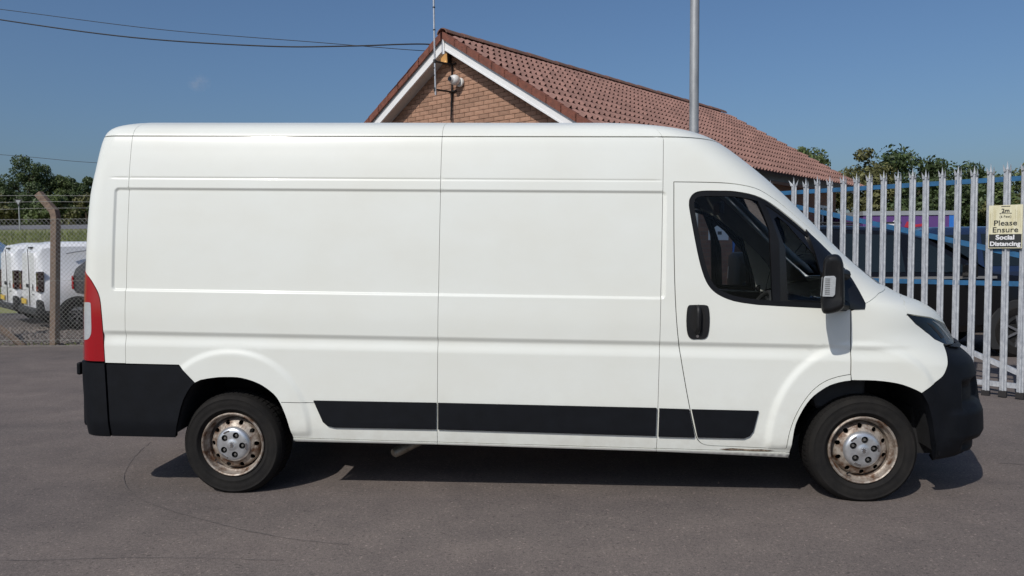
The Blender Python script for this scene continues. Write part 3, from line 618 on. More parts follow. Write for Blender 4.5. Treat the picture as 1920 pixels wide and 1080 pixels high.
def make_wheel(name, x, near, spin, front):
    w = empty(name, (0, 0, 0)); w.parent = van; w.location = (x, .055 if near else 2*HW - .055, .324)
    w.rotation_euler = (0, 0, 0 if near else math.pi)
    t = MB()
    prof = [(.212, .030), (.222, .012), (.234, .003), (.237, -.002), (.243, -.003), (.246, -.0005), (.264, -.006), (.288, -.008), (.303, -.004), (.306, -.0065), (.310, -.004), (.320, .009), (.330, .022), (.337, .040)]
    prof += [(.3375, .075), (.338, .12), (.3375, .165), (.334, .20), (.32, .222), (.28, .235), (.235, .225), (.212, .205)]
    t.lathe(prof, 96); me = t.build('tyre', 'rubber', w, smooth=True, angle=60)
    for v in me.data.vertices:                        # flat contact patch under load
        c, s_ = math.cos(spin), math.sin(spin)
        if v.co.z < -.322: 
            v.co.y += (-.008 if v.co.y < .1 else .008); v.co.z = -.322 + (v.co.z + .322)*.10
    tb = MB(); nb = 62
    for k in range(nb):
        a = 2*math.pi*k/nb
        for (y0, y1, r0, r1, tw) in ((.020, .052, .328, .3415, .0), (.060, .098, .337, .3425, .35), (.106, .142, .337, .3425, -.35), (.150, .19, .336, .3415, .0)):
            da = math.pi/nb*.80; V = []
            for rr_, sh in ((r0 - .01, 0), (r1, 0)):
                for (yy, aa) in ((y0, -da), (y1, -da), (y1, da), (y0, da)):
                    ang = a + aa + tw*(yy - (y0 + y1)/2)*8*da + (0.03 if yy == y1 else 0)*tw
                    R_ = rr_ - (.012 if (yy == y0 and y0 < .03) else 0)
                    zz = R_*math.sin(ang); zz = max(zz, -.3235)
                    V.append((R_*math.cos(ang), yy, zz))
            tb.add(V, [(0, 1, 2, 3), (4, 7, 6, 5), (0, 4, 5, 1), (1, 5, 6, 2), (2, 6, 7, 3), (3, 7, 4, 0)])
    tr = tb.build('tread', 'tread', me); tag(tr, kind='stuff')
    rm = MB()
    rm.lathe([(.2115, .030), (.2125, .012), (.206, .006), (.199, .010), (.1955, .020), (.194, .045), (.186, .055), (.180, .060), (.178, .085), (.172, .098)], 72)
    dep = lambda r: float(np.interp(r, [0, .06, .10, .122, .135, .150, .163, .172], [.030, .028, .030, .035, .048, .050, .062, .098]))
    V, F = pierced(.172, [(.146*math.cos(spin + k*2*math.pi/10), .146*math.sin(spin + k*2*math.pi/10), .0155) for k in range(10)], dep, .011)
    rm.add(V, F); rim = rm.build('rim', 'rust', w, smooth=True, angle=40)
    bk = MB(); bk.lathe([(0, .125), (.18, .125), (.19, .20)], 32); bk.build('brake_drum', 'hole', w)
    cp = MB(); cdep = lambda r: float(np.interp(r, [0, .028, .034, .085, .100, .112, .116], [.000, .001, .006, .008, .012, .020, .032]))
    V, F = pierced(.116, [(.067*math.cos(spin*.7 + .3 + k*2*math.pi/5), .067*math.sin(spin*.7 + .3 + k*2*math.pi/5), .0215) for k in range(5)], cdep, .009)
    cp.add(V, F); cap = cp.build('centre_cap', 'capsil', w, smooth=True, angle=35)
    nuts = [(.067*math.cos(spin*.7 + .3 + k*2*math.pi/5), .067*math.sin(spin*.7 + .3 + k*2*math.pi/5)) for k in range(5)]
    for (cx_, cz_) in nuts:
        nb_ = MB(); nb_.lathe([(0, .013), (.0085, .013), (.0095, .017), (.0095, .03)], 6, at=(cx_, 0, cz_)); nb_.build('wheel_nut', 'steel' , cap)
        cu = MB(); cu.lathe([(.0215, .010), (.0205, .028), (0, .0285)], 20, at=(cx_, 0, cz_)); cu.build('nut_recess', 'hole', cap)
    # small rampant emblem in low relief on the cap and the raised bars round its rim
    em = MB(); e = [(-.012, -.018), (-.004, -.012), (.002, -.019), (.006, -.010), (.014, -.012), (.009, -.002), (.016, .004), (.008, .007), (.012, .017), (.002, .013), (-.003, .020), (-.009, .012), (-.015, .010), (-.008, .003), (-.014, -.004), (-.007, -.007)]
    em.prism(e, -.003, .004); em.build('emblem', 'chrome', cap, bevel=.001)
    for k in range(3):
        a = spin*.7 + .3 + k*2*math.pi/3 + .6; q = MB(); arc = [(r*math.cos(a + t_), r*math.sin(a + t_)) for r, ts in ((.098, (0, .15, .3, .45)), (.088, (.45, .3, .15, 0))) for t_ in ts]
        q.prism(arc, .006, .012); q.build('raised_bar', 'chrome', cap)
    vl = MB(); vl.tube([(.18*math.cos(spin + 2.6), .045, .18*math.sin(spin + 2.6)), (.16*math.cos(spin + 2.6), .02, .16*math.sin(spin + 2.6))], .005, 6); vl.build('valve', 'hole', rim)
    return w
make_wheel('wheel', -2.0213, True, 1.25, False); make_wheel('wheel', 2.0213, True, 1.62, True)
make_wheel('wheel', -2.0213, False, .4, False); make_wheel('wheel', 2.0213, False, .9, True)
b = MB()
for x in (-2.0213, 2.0213): b.tube([(x, .25, .324), (x, 1.79, .324)], .06, 10)
b.build('axle', 'gap', van)

# ---------------------------------------------------------------- ground
def asphalt():
    m = bpy.data.materials.new('yard_asphalt'); m.use_nodes = True; t = m.node_tree; b = t.nodes['Principled BSDF']; L = t.links.new
    b.inputs['Roughness'].default_value = 0.92; b.inputs['Specular IOR Level'].default_value = 0.25
    tc = t.nodes.new('ShaderNodeTexCoord')
    def noise(sc, det=4, ro=.6, st=(1, 1, 1)):
        mp = t.nodes.new('ShaderNodeMapping'); mp.inputs['Scale'].default_value = st; L(tc.outputs['Object'], mp.inputs[0])
        n = t.nodes.new('ShaderNodeTexNoise'); n.inputs['Scale'].default_value = sc; n.inputs['Detail'].default_value = det; n.inputs['Roughness'].default_value = ro; L(mp.outputs[0], n.inputs[0]); return n.outputs[0]
    def ramp(src, p0, p1, c0, c1):
        r = t.nodes.new('ShaderNodeValToRGB'); r.color_ramp.elements[0].position = p0; r.color_ramp.elements[1].position = p1
        r.color_ramp.elements[0].color = (*c0, 1); r.color_ramp.elements[1].color = (*c1, 1); L(src, r.inputs[0]); return r.outputs[0]
    def mixc(a, b_, f, mode='MULTIPLY'):
        mx = t.nodes.new('ShaderNodeMix'); mx.data_type = 'RGBA'; mx.blend_type = mode; mx.inputs[0].default_value = f; L(a, mx.inputs[6]); L(b_, mx.inputs[7]); return mx.outputs[2]
    c = ramp(noise(.55, 6, .6, (.5, 1, 1)), .34, .68, (.182, .153, .139), (.122, .107, .101))
    c = mixc(c, ramp(noise(2.3, 7, .7), .3, .7, (.80, .80, .81), (1.12, 1.11, 1.09)), 1.0)
    c = mixc(c, ramp(noise(48, 3, .75), .36, .64, (.82, .82, .82), (1.16, 1.16, 1.15)), 1.0)
    c = mixc(c, ramp(noise(140, 3, .7), .38, .62, (.74, .74, .74), (1.24, 1.23, 1.22)), 1.0)
    v = t.nodes.new('ShaderNodeTexVoronoi'); v.inputs['Scale'].default_value = 95; L(tc.outputs['Object'], v.inputs[0])
    sp = t.nodes.new('ShaderNodeSeparateColor'); L(v.outputs['Color'], sp.inputs[0])
    c = mixc(c, ramp(sp.outputs[0], .975, .985, (1, 1, 1), (1.55, 1.5, 1.45)), 1.0)
    c = mixc(c, ramp(sp.outputs[1], .965, .98, (1, 1, 1), (.68, .68, .68)), 1.0)
    L(c, b.inputs['Base Color'])
    bp = t.nodes.new('ShaderNodeBump'); bp.inputs['Strength'].default_value = .55; bp.inputs['Distance'].default_value = .006; L(noise(150, 4, .7), bp.inputs['Height']); L(bp.outputs[0], b.inputs['Normal'])
    return m
MAT['asphalt'] = asphalt()
def hgt(x, y):
    """height of the land: flat yard, grassy bank and fields rising behind it on the left"""
    if x > -4: k = max(0, min(1, (-x + 2) / 6)) if x > -4 else 1
    else: k = 1
    k = max(0.0, min(1.0, (2 - x) / 8))
    return k * float(np.interp(y, [0, 21, 25, 33, 36, 44, 48, 54, 58, 75, 140, 400], [-.02, -.02, .35, 2.35, 2.55, 2.9, 3.0, 3.55, 3.6, 4.6, 9, 24])) + (1 - k) * float(np.interp(y, [0, 60, 400], [-.02, -.02, 10]))
xs = sorted(set(list(np.arange(-60, 40, 2.5)) + [-400, -250, -150, -100, 60, 100, 160, 260, 400])); ys = sorted(set(list(np.arange(20, 80, 1.5)) + [-60, -20, 0, 10, 90, 110, 140, 200, 300, 420]))
V = [(x, y, hgt(x, y)) for y in ys for x in xs]; n = len(xs)
b = MB(); b.add(V, [(j*n + i, j*n + i + 1, (j + 1)*n + i + 1, (j + 1)*n + i) for j in range(len(ys) - 1) for i in range(n - 1)])
tag(b.build('terrain', 'grass', smooth=True), kind='structure')
KY = 13.06                                            # edge of the tarmac towards the gravel on the left
b = MB(); b.add([(-40, -25, 0), (30, -25, 0), (30, 24, 0), (-2.2, 24, 0), (-2.2, KY, 0), (-40, KY + .2, 0)], [(0, 1, 2, 3, 4, 5)])
yard = tag(b.build('tarmac_yard', 'asphalt'), kind='structure')
b = MB(); b.add([(-40, KY + .2, -.004), (-2.2, KY, -.004), (-2.2, 24, -.004), (-40, 24, -.004)], [(0, 1, 2, 3)]); grav = tag(b.build('gravel_ground', 'gravelbed'), kind='structure')
rnd = np.random.default_rng(3)
def stones(name, n, x0, x1, y0, y1, s0, s1, mat, parent=None, z0=-.01):
    ico = np.array([(0, 0, 1), (.9, 0, .35), (.28, .85, .3), (-.72, .52, .4), (-.72, -.52, .3), (.28, -.85, .42), (.72, .52, -.3), (-.28, .85, -.4), (-.9, 0, -.3), (-.28, -.85, -.35), (.72, -.52, -.35)])
    f = np.array([(0, 1, 2), (0, 2, 3), (0, 3, 4), (0, 4, 5), (0, 5, 1), (1, 6, 2), (2, 7, 3), (3, 8, 4), (4, 9, 5), (5, 10, 1), (2, 6, 7), (3, 7, 8), (4, 8, 9), (5, 9, 10), (1, 10, 6)])
    P = np.stack([rnd.uniform(x0, x1, n), rnd.uniform(y0, y1, n), np.full(n, z0)], 1); sc = rnd.uniform(s0, s1, (n, 1)) * rnd.uniform(.6, 1.3, (n, 3)); sc[:, 2] *= .8
    a = rnd.uniform(0, 6.28, n); c, s = np.cos(a), np.sin(a)
    Q = ico[None] * sc[:, None]; Q += rnd.normal(0, .08, Q.shape) * sc[:, None]
    R = np.stack([Q[..., 0]*c[:, None] - Q[..., 1]*s[:, None], Q[..., 0]*s[:, None] + Q[..., 1]*c[:, None], Q[..., 2]], -1) + P[:, None]
    F = f[None] + (np.arange(n)*len(ico))[:, None, None]
    return fastmesh(name, R.reshape(-1, 3), F.reshape(-1, 3), mat, parent)
tag(stones('gravel', 9000, -13, -4.5, 13.12, 16.5, .02, .045, 'stone'), 'loose grey-brown gravel behind the wire fence', 'gravel', kind='stuff')
b = MB(); b.box((-40, KY + .02, -.03), (-2.3, KY + .10, .012)); tag(b.build('gravel_edging', 'kerb'), kind='structure')
def ribbon(name, pts, w, z=.004, seed=0):
    r = random.Random(seed); P = [np.array(p) for p in smoothcurve(pts, 10)]; V = []
    for i, p in enumerate(P):
        t = P[min(i + 1, len(P) - 1)] - P[max(i - 1, 0)]; t /= max(np.hypot(*t), 1e-9); q = np.array([-t[1], t[0]]); ww = w*r.uniform(.35, 1.1); jx = r.uniform(-.004, .004)
        V += [(*(p + q*(ww + jx)), z), (*(p - q*(ww - jx)), z)]
    b = MB(); b.add(V, [(2*i, 2*i + 1, 2*i + 3, 2*i + 2) for i in range(len(P) - 1)]); return b.build(name, 'mark', yard)
ribbon('hairline_crack', [(-3.05, 6.4), (-2.95, 5.9), (-2.72, 5.3), (-2.35, 4.85), (-1.75, 4.45), (-1.3, 4.22), (-.9, 4.1)], .0024, seed=1)
ribbon('hairline_crack', [(3.55, 5.55), (3.8, 5.5), (4.1, 5.52), (4.6, 5.45)], .005, seed=2)
ribbon('hairline_crack', [(-4.6, 4.05), (-3.4, 4.0), (-2.6, 3.93), (-1.9, 3.95), (-1.2, 3.9)], .002, seed=3)

# ---------------------------------------------------------------- house
house = empty('bungalow', (-1.1499, 13.2068, 0), math.radians(-40.807))
tag(house, 'brown brick bungalow with red tiled gable roof and white bargeboards behind the van', 'house')
RZ, SL, RL, HWD = 5.30, .6127, 10.66, 3.485
wy, wx = .30, 3.12
pz = lambda x: RZ - SL*abs(x)
# gable wall with its bricks, front of the wall at y = wy
b = MB(); b.prism([(-wx, -.05), (wx, -.05), (wx, pz(wx) - .16), (0, RZ - .16), (-wx, pz(wx) - .16)], wy + .008, wy + .22); gw = b.build('gable_wall', 'mortar', house)
bm_ = MB(); bm_.box((-.1075, 0, -.0325), (.1075, .05, .0325)); bme = bm_.mesh('brick'); bme.materials.append(MAT['brick'])
rb_ = random.Random(7); cand = []; lower = MB()
for c in range(0, 71):
    z = .03 + c*.075 + .0325
    k0 = -15
    for k in range(-15, 16):
        x = k*.225 + (.1125 if c % 2 else 0)
        if abs(x) + .10 > wx or z + .04 > pz(abs(x) + .09) - .16: continue
        cand.append((z, x))
cand.sort(key=lambda q: -q[0])
for i, (z, x) in enumerate(cand):
    if i < 300: inst('brick', bme, gw, (x, wy + rb_.uniform(-.001, .002), z), (0, rb_.uniform(-.006, .006), 0))
    else: lower.box((x - .1075, wy, z - .0325), (x + .1075, wy + .03, z + .0325))
tag(lower.build('lower_bricks', 'brick', gw), kind='stuff')
# long wall on the right, rear and left walls
def brickmat():
    m = bpy.data.materials.new('brickwork'); m.use_nodes = True; t = m.node_tree; b = t.nodes['Principled BSDF']; b.inputs['Roughness'].default_value = .9; L = t.links.new
    tc = t.nodes.new('ShaderNodeTexCoord'); mp = t.nodes.new('ShaderNodeMapping'); mp.inputs['Rotation'].default_value = (math.pi/2, 0, math.pi/2); L(tc.outputs['Object'], mp.inputs[0])
    sx = t.nodes.new('ShaderNodeSeparateXYZ'); L(tc.outputs['Object'], sx.inputs[0]); cb = t.nodes.new('ShaderNodeCombineXYZ'); L(sx.outputs[1], cb.inputs[0]); L(sx.outputs[2], cb.inputs[1])
    k = t.nodes.new('ShaderNodeTexBrick'); k.inputs['Scale'].default_value = 1; k.inputs['Brick Width'].default_value = .225; k.inputs['Row Height'].default_value = .075; k.inputs['Mortar Size'].default_value = .005
    k.inputs['Color1'].default_value = (.30, .15, .09, 1); k.inputs['Color2'].default_value = (.22, .11, .07, 1); k.inputs['Mortar'].default_value = (.2, .15, .11, 1)
    L(cb.outputs[0], k.inputs[0]); L(k.outputs[0], b.inputs['Base Color']); return m
MAT['brickwork'] = brickmat()
b = MB(); b.box((wx - .22, wy + .22, -.05), (wx, 10.36, 3.1)); b.build('side_wall', 'brickwork', house)
b = MB(); b.box((-wx, wy + .22, -.05), (-wx + .22, 10.36, 3.1)); b.build('side_wall', 'brickwork', house)
b = MB(); b.prism([(-wx + .22, -.05), (wx - .22, -.05), (wx - .22, pz(wx) - .16), (0, RZ - .16), (-wx + .22, pz(wx) - .16)], 10.14, 10.35); b.build('gable_wall', 'mortar', house)
# roof deck, tiles
b = MB(); b.prism([(-HWD + .05, pz(HWD) - .03), (0, RZ - .07), (HWD - .05, pz(HWD) - .03), (HWD - .05, pz(HWD) - .07), (0, RZ - .12), (-HWD + .05, pz(HWD) - .07)], .03, RL - .02); roof = b.build('roof', 'felt', house)
PI_A = math.atan(SL); GA, TW = .323, .30
def tile_mesh():
    """double-roll interlocking tile, lower edge open: u across 0..TW, v down the slope 0..0.40"""
    us = [0, .02, .035, .05, .062, .075, .088, .10, .115, .13, .15, .17, .185, .20, .212, .225, .238, .25, .265, .28, .30]
    def hh(u):
        d = abs((u % .15) - .075)/.046; return .046*(.5 + .5*math.cos(math.pi*min(1, d)))**.8
    rows = [(0, .0, .15), (.10, .008, .25), (.17, .013, 1.0), (.405, .030, 1.0)]; v = []; n = len(us); m = len(rows)
    for (vv, lift, k) in rows:
        for u in us: v.append((vv, u, lift + hh(u)*k))
    for (vv, lift, k) in rows:
        for u in us: v.append((vv, u, lift - .011 + hh(u)*k))
    f = []
    for j in range(m - 1):
        for i in range(n - 1): f += [(j*n + i, j*n + i + 1, (j + 1)*n + i + 1, (j + 1)*n + i), ((m + j)*n + i + 1, (m + j)*n + i, (m + j + 1)*n + i, (m + j + 1)*n + i + 1)]
    f += [((m - 1)*n + i, (m - 1)*n + i + 1, (2*m - 1)*n + i + 1, (2*m - 1)*n + i) for i in range(n - 1)]
    b = MB(); b.add(v, f); me = b.mesh('tile'); me.materials.append(MAT['tile']); me.polygons.foreach_set('use_smooth', [True]*len(me.polygons)); me.set_sharp_from_angle(angle=math.radians(40)); return me
TME = tile_mesh(); NC, NR = 36, 13
tv = np.array([v.co[:] for v in TME.vertices]); tf = [tuple(p.vertices) for p in TME.polygons]
ca, sa = math.cos(PI_A), math.sin(PI_A)
A3 = Matrix.Rotation(PI_A, 4, 'Y')
slots = []
hm = Matrix.Translation(house.location) @ Matrix.Rotation(math.radians(-40.807), 4, 'Z')
for j in range(NR):
    for i in range(NC):
        s0 = .06 + j*GA; y = .02 + i*TW*(RL - .02)/(NC*TW)
        p = (s0*ca, y, RZ - .055 - s0*sa); w = hm @ Vector((p[0] + .1, y + .15, p[2]))
        d = (w - Vector(CAM)).length
        # hidden behind the van's roof line as seen from the yard?
        vx = w.x/w.y*5.3; vz = 1.6 + (w.z - 1.6)/w.y*5.3; hid = vz < (2.36 if vx < 1.0 else 2.36 - (vx - 1.0)*.86)
        slots.append((hid, d, p))
slots.sort(key=lambda q: (q[0], q[1]))
rest = MB()
rt = random.Random(11)
for k, (hid, d, p) in enumerate(slots):
    if k < 300: inst('tile', TME, roof, p, (0, PI_A + rt.uniform(-.004, .004), rt.uniform(-.004, .004)))
    else: rest.add([(p[0] + q[0]*ca + q[2]*sa, p[1] + q[1], p[2] - q[0]*sa + q[2]*ca) for q in tv], tf)
o = rest.build('distant_tiles', 'tile', roof, smooth=True, angle=45); tag(o, kind='stuff')
rest = MB()
for j in range(NR):
    for i in range(NC):
        s0 = .06 + j*GA; y = .02 + i*TW*(RL - .02)/(NC*TW)
        rest.add([(-(s0*ca + q[0]*ca + q[2]*sa), y + q[1], RZ - .055 - s0*sa - q[0]*sa + q[2]*ca) for q in tv], tf)
tag(rest.build('far_slope_tiles', 'tile', roof, smooth=True, angle=45), kind='stuff')
rm_ = MB(); seg = 9; L_ = RL/24
v = []; f = []
for yy, k in ((0, 1.0), (L_ + .02, .93)):
    for i in range(seg):
        a = math.pi*(.06 + .88*i/(seg - 1)); v.append((.125*math.cos(a)*k, yy, .115*math.sin(a)*k - .045))
    for i in range(seg):
        a = math.pi*(.06 + .88*i/(seg - 1)); v.append((.108*math.cos(a)*k, yy, .098*math.sin(a)*k - .045))
for i in range(seg - 1): f += [(i, i + 1, 2*seg + i + 1, 2*seg + i), (seg + i + 1, seg + i, 3*seg + i, 3*seg + i + 1), (i + 1, i, seg + i, seg + i + 1), (2*seg + i, 2*seg + i + 1, 3*seg + i + 1, 3*seg + i)]
rm_.add(v, f); rme = rm_.mesh('ridge_tile'); rme.materials.append(MAT['ridge']); rme.polygons.foreach_set('use_smooth', [True]*len(rme.polygons)); rme.set_sharp_from_angle(angle=math.radians(50))
for i in range(24): inst('ridge_tile', rme, roof, (0, i*L_, RZ - .035 + rt.uniform(-.004, .004)), (rt.uniform(-.006, .006), 0, 0))
for s in (-1, 1):
    for yv, nm in ((-.005, 'near'), (RL - .075, 'far')):
        # red verge units, one per course, stepped like the tiles
        vm_ = MB(); vm_.box((0, 0, -.085), (.345, .085, .028)); 
        for j in range(NR):
            b = MB(); q0 = .02 + j*GA; 
            V = []
            for (sv, up) in ((q0, .020), (q0 + GA + .035, .032)):
                for yy in (yv, yv + .085):
                    for z in (-.105, up): V.append((s*(sv*ca + z*sa*.0), yy, RZ - .045 - sv*sa + z))
            b.add(V, [(0, 1, 3, 2), (4, 6, 7, 5), (0, 4, 5, 1), (2, 3, 7, 6), (1, 5, 7, 3), (0, 2, 6, 4)]); b.build('verge_tile', 'verge', roof)
    yb = .045
    def strip(name, z0, z1, y0, y1, mat, x1=HWD - .02):
        b = MB(); V = [(s*.0, y0, RZ + z0), (s*x1, y0, pz(x1) + z0), (s*x1, y0, pz(x1) + z1), (s*.0, y0, RZ + z1)]
        V += [(p[0], y1, p[2]) for p in V]
        b.add(V, [(0, 1, 2, 3), (7, 6, 5, 4), (0, 4, 5, 1), (1, 5, 6, 2), (2, 6, 7, 3), (3, 7, 4, 0)]); return b.build(name, mat, house)
    strip('undercloak', -.152, -.132, .025, .30, 'felt')
    bb = strip('bargeboard', -.325, -.154, yb, yb + .022, 'white')
    strip('bargeboard_rib', -.322, -.292, yb - .008, yb - .0005, 'white')
    strip('soffit', -.30, -.286, yb + .024, wy - .002, 'soffit')
    strip('rear_bargeboard', -.325, -.154, RL - .05, RL - .03, 'white')
b = MB(); b.box((-.03, yb - .022, RZ - .40), (.03, yb - .001, RZ - .155)); b.build('apex_block', 'white', house, bevel=.004)
for s in (-1, 1):
    x0 = HWD - .08; zf = pz(HWD) - .05
    b = MB(); b.box((s*x0 - .012, .06, zf - .22), (s*x0 + .012, RL - .05, zf)); b.build('fascia', 'fascia', house)
    b = MB(); x1 = wx; b.box((min(s*wx, s*x0), .3, zf - .22), (max(s*wx, s*x0), RL - .05, zf - .205)); b.build('eaves_soffit', 'soffit', house)
    b = MB(); n = 9; prof = [(.065*math.cos(math.pi + math.pi*i/(n - 1)), .065*math.sin(math.pi + math.pi*i/(n - 1))) for i in range(n)]
    V = [(s*(x0 + .085) + p[0], yy, zf + .0 + p[1]) for yy in (.02, RL - .02) for p in prof] + [(s*(x0 + .085) + p[0]*.9, yy, zf + .0 + p[1]*.9) for yy in (.02, RL - .02) for p in prof]
    F = [(i, i + 1, n + i + 1, n + i) for i in range(n - 1)] + [(2*n + i + 1, 2*n + i, 3*n + i, 3*n + i + 1) for i in range(n - 1)]
    b.add(V, F); b.build('gutter', 'gutter', house, smooth=True)
# windows and door in the right-hand wall
for (y0, y1, z0, z1) in ((7.1, 7.9, 1.1, 2.35), (8.9, 9.9, 1.1, 2.55)):
    b = MB(); fw = .06
    for q in ((y0, y1, z0, z0 + fw), (y0, y1, z1 - fw, z1), (y0, y0 + fw, z0 + fw, z1 - fw), (y1 - fw, y1, z0 + fw, z1 - fw), ((y0 + y1)/2 - .03, (y0 + y1)/2 + .03, z0 + fw, z1 - fw)): b.box((wx - .02, q[0], q[2]), (wx + .025, q[1], q[3]))
    wn = b.build('window', 'white', house)
    b = MB(); b.box((wx - .005, y0 + fw, z0 + fw), (wx + .008, y1 - fw, z1 - fw)); b.build('pane', 'carglass', wn)
    b = MB(); b.box((wx + .001, y0 - .05, z0 - .06), (wx + .08, y1 + .05, z0 - .002)); b.build('sill', 'white', wn)
def on_wall(name, y0, y1, z0, z1, mat, label, cat, d=.012):
    b = MB(); b.box((wx + .002, y0, z0), (wx + .002 + d, y1, z1)); o = b.build(name, mat); o.matrix_world = hm; tag(o, label, cat); return o
ns = on_wall('notice_board', 3.55, 4.35, 1.72, 2.22, 'printwhite', 'white notice with a red band on the bungalow wall, seen through the cab window', 'notice')
b = MB(); b.box((wx + .0145, 3.64, 2.02), (wx + .018, 4.26, 2.12)); b.build('red_band', 'printred', ns)
b = MB(); b.box((wx + .0145, 3.9, 1.82), (wx + .018, 4.06, 1.88)); b.build('print', 'ink', ns)
on_wall('blue_poster', 4.55, 5.35, 1.3, 1.85, 'printblue', 'plain blue poster on the bungalow wall, seen through the cab window', 'poster')

# things fixed to the gable
def on_house(o, label, cat): o.matrix_world = hm; return tag(o, label, cat)
an = empty('aerial_mast'); on_house(an, 'slim silver aerial mast rising above the gable on two black brackets', 'mast')
b = MB(); b.tube([(.022, -.18, 4.18), (.012, -.18, 4.74), (.0, -.18, 6.9)], .016, 10); b.build('pole', 'mast', an, smooth=True)
for z in (4.742, 4.276):
    b = MB(); b.tube([(.008, -.18, z), (-.034, wy - .03, z + .03)], .017, 6); b.tube([(-.11, wy - .022, z + .03), (.05, wy - .022, z + .045)], .016, 6); br = b.build('bracket', 'black', an)
    b = MB(); b.tube([(.008, -.18, z - .03), (.008, -.18, z + .03)], .026, 10); b.build('clamp', 'black', br)
for z in (5.25, 5.62, 4.5, 4.62): 
    b = MB(); b.tube([(.008, -.18, z), (.008, -.18, z + .02)], .021, 8); b.build('tape_band', 'black', an)
b = MB(); b.tube([(-.045, wy - .02, 4.80), (-.05, wy - .02, 4.30), (-.095, wy - .02, 3.83)], [.013, .02, .008], 6); b.build('wall_rail', 'black', an)
fl = empty('floodlight'); on_house(fl, 'small orange floodlight under the apex of the gable', 'floodlight')
b = MB(); b.prism([(-.20, 4.80), (-.07, 4.80), (-.085, 5.0), (-.13, 5.05), (-.19, 4.98)], .16, .20); b.build('lamp_face', 'lampglow', fl, bevel=.008)
b = MB(); b.box((-.20, .202, 4.80), (-.06, .29, 4.99)); b.build('housing', 'black', fl, bevel=.01)
cc = empty('security_camera'); on_house(cc, 'white ball security camera mounted on the gable brickwork', 'camera')
b = MB(); b.lathe([(0, 0), (.075, 0), (.08, .03), (.06, .05)], 24, axis='y', at=(.16, wy - .055, 4.44)); b.build('mount', 'cctv', cc, smooth=True)
b = MB()
sp_ = [(.0, -.105)] + [(.09*math.sin(a), -.09*math.cos(a)) for a in np.linspace(.45, 2.7, 10)]
b.lathe([(r, d) for r, d in sp_], 24, at=(.13, wy - .13, 4.47)); b.build('ball', 'cctv', cc, smooth=True, angle=60)
b = MB(); b.lathe([(0, 0), (.036, 0), (.042, .02)], 20, at=(.118, wy - .245, 4.475)); b.build('lens', 'gloss', cc)
b = MB(); b.lathe([(.045, -.004), (.05, .012), (.06, .03)], 20, at=(.118, wy - .238, 4.475)); b.build('lens_ring', 'cctv', cc)
# overhead cables
def cable(name, pts, r, label, n=6):
    b = MB(); b.tube(smoothcurve(pts, 8), r, n); return tag(b.build(name, 'cable', None, smooth=True), label, 'cable')
ins = MB(); 
cable('overhead_cable', [(-16, 15.4, 7.2), (-12, 14.8, 6.42), (-9.44, 14.5, 5.92), (-6.84, 14.2, 5.49), (-4.3, 13.8, 5.21), (-2.82, 13.5, 5.12), (-1.9, 13.4, 5.115), (-1.50, 13.45, 5.13), (-1.28, 13.47, 5.12)], .012, 'thick black overhead cable sagging to the left of the gable')
cable('overhead_cable', [(-16, 15.4, 7.05), (-12, 14.8, 6.5), (-9.43, 14.5, 6.11), (-6.35, 14.2, 5.63), (-3.3, 13.6, 5.21), (-1.9, 13.5, 5.06), (-1.42, 13.52, 5.03)], .006, 'thin upper overhead wire running left from the gable')
cable('overhead_cable', [(-70, 47, 10.5), (-45, 46, 8.6), (-29.63, 45, 7.31), (-24.08, 45, 6.79), (-16, 45, 6.4), (-5, 45, 6.2)], .014, 'distant thin wire above the trees at the left edge')
b = MB(); b.tube([(-16, 15.4, 0), (-16, 15.4, 8)], [.15, .11], 12); tag(b.build('utility_pole', 'wood', None, smooth=True), 'wooden utility pole carrying the overhead cables, off the left edge', 'pole')
# lamp column
lc = empty('lamp_column', (2.12, 9.0, 0)); tag(lc, 'tall galvanised steel lamp column standing behind the van roof', 'lamp post')
b = MB(); b.tube([(0, 0, 0), (0, 0, 1.2)], .075, 20); b.build('base', 'galv2', lc, smooth=True)
b = MB(); b.tube([(0, 0, 1.2), (.004, 0, 3.0), (.02, 0, 6.5)], [.054, .054, .050], 20); b.build('shaft', 'galv2', lc, smooth=True)
b = MB(); b.tube([(.02, 0, 6.5), (.02, -.25, 6.6), (.02, -.7, 6.62)], .03, 10); b.build('arm', 'galv2', lc, smooth=True)
b = MB(); b.box((-.10, -1.15, 6.56), (.14, -.66, 6.66)); b.build('lantern', 'galv2', lc, bevel=.02)

# ---------------------------------------------------------------- palisade gate on the right
GB = np.array([5.12, 7.976]); GD = np.array([-.1057, .1134]) / .155          # foot of the picket under the notice; run of the gate
gang = math.atan2(GD[1], GD[0])
gate = empty('palisade_gate', (GB[0], GB[1], 0), gang); tag(gate, 'tall galvanised palisade gate with pointed pales on a blue frame', 'gate')
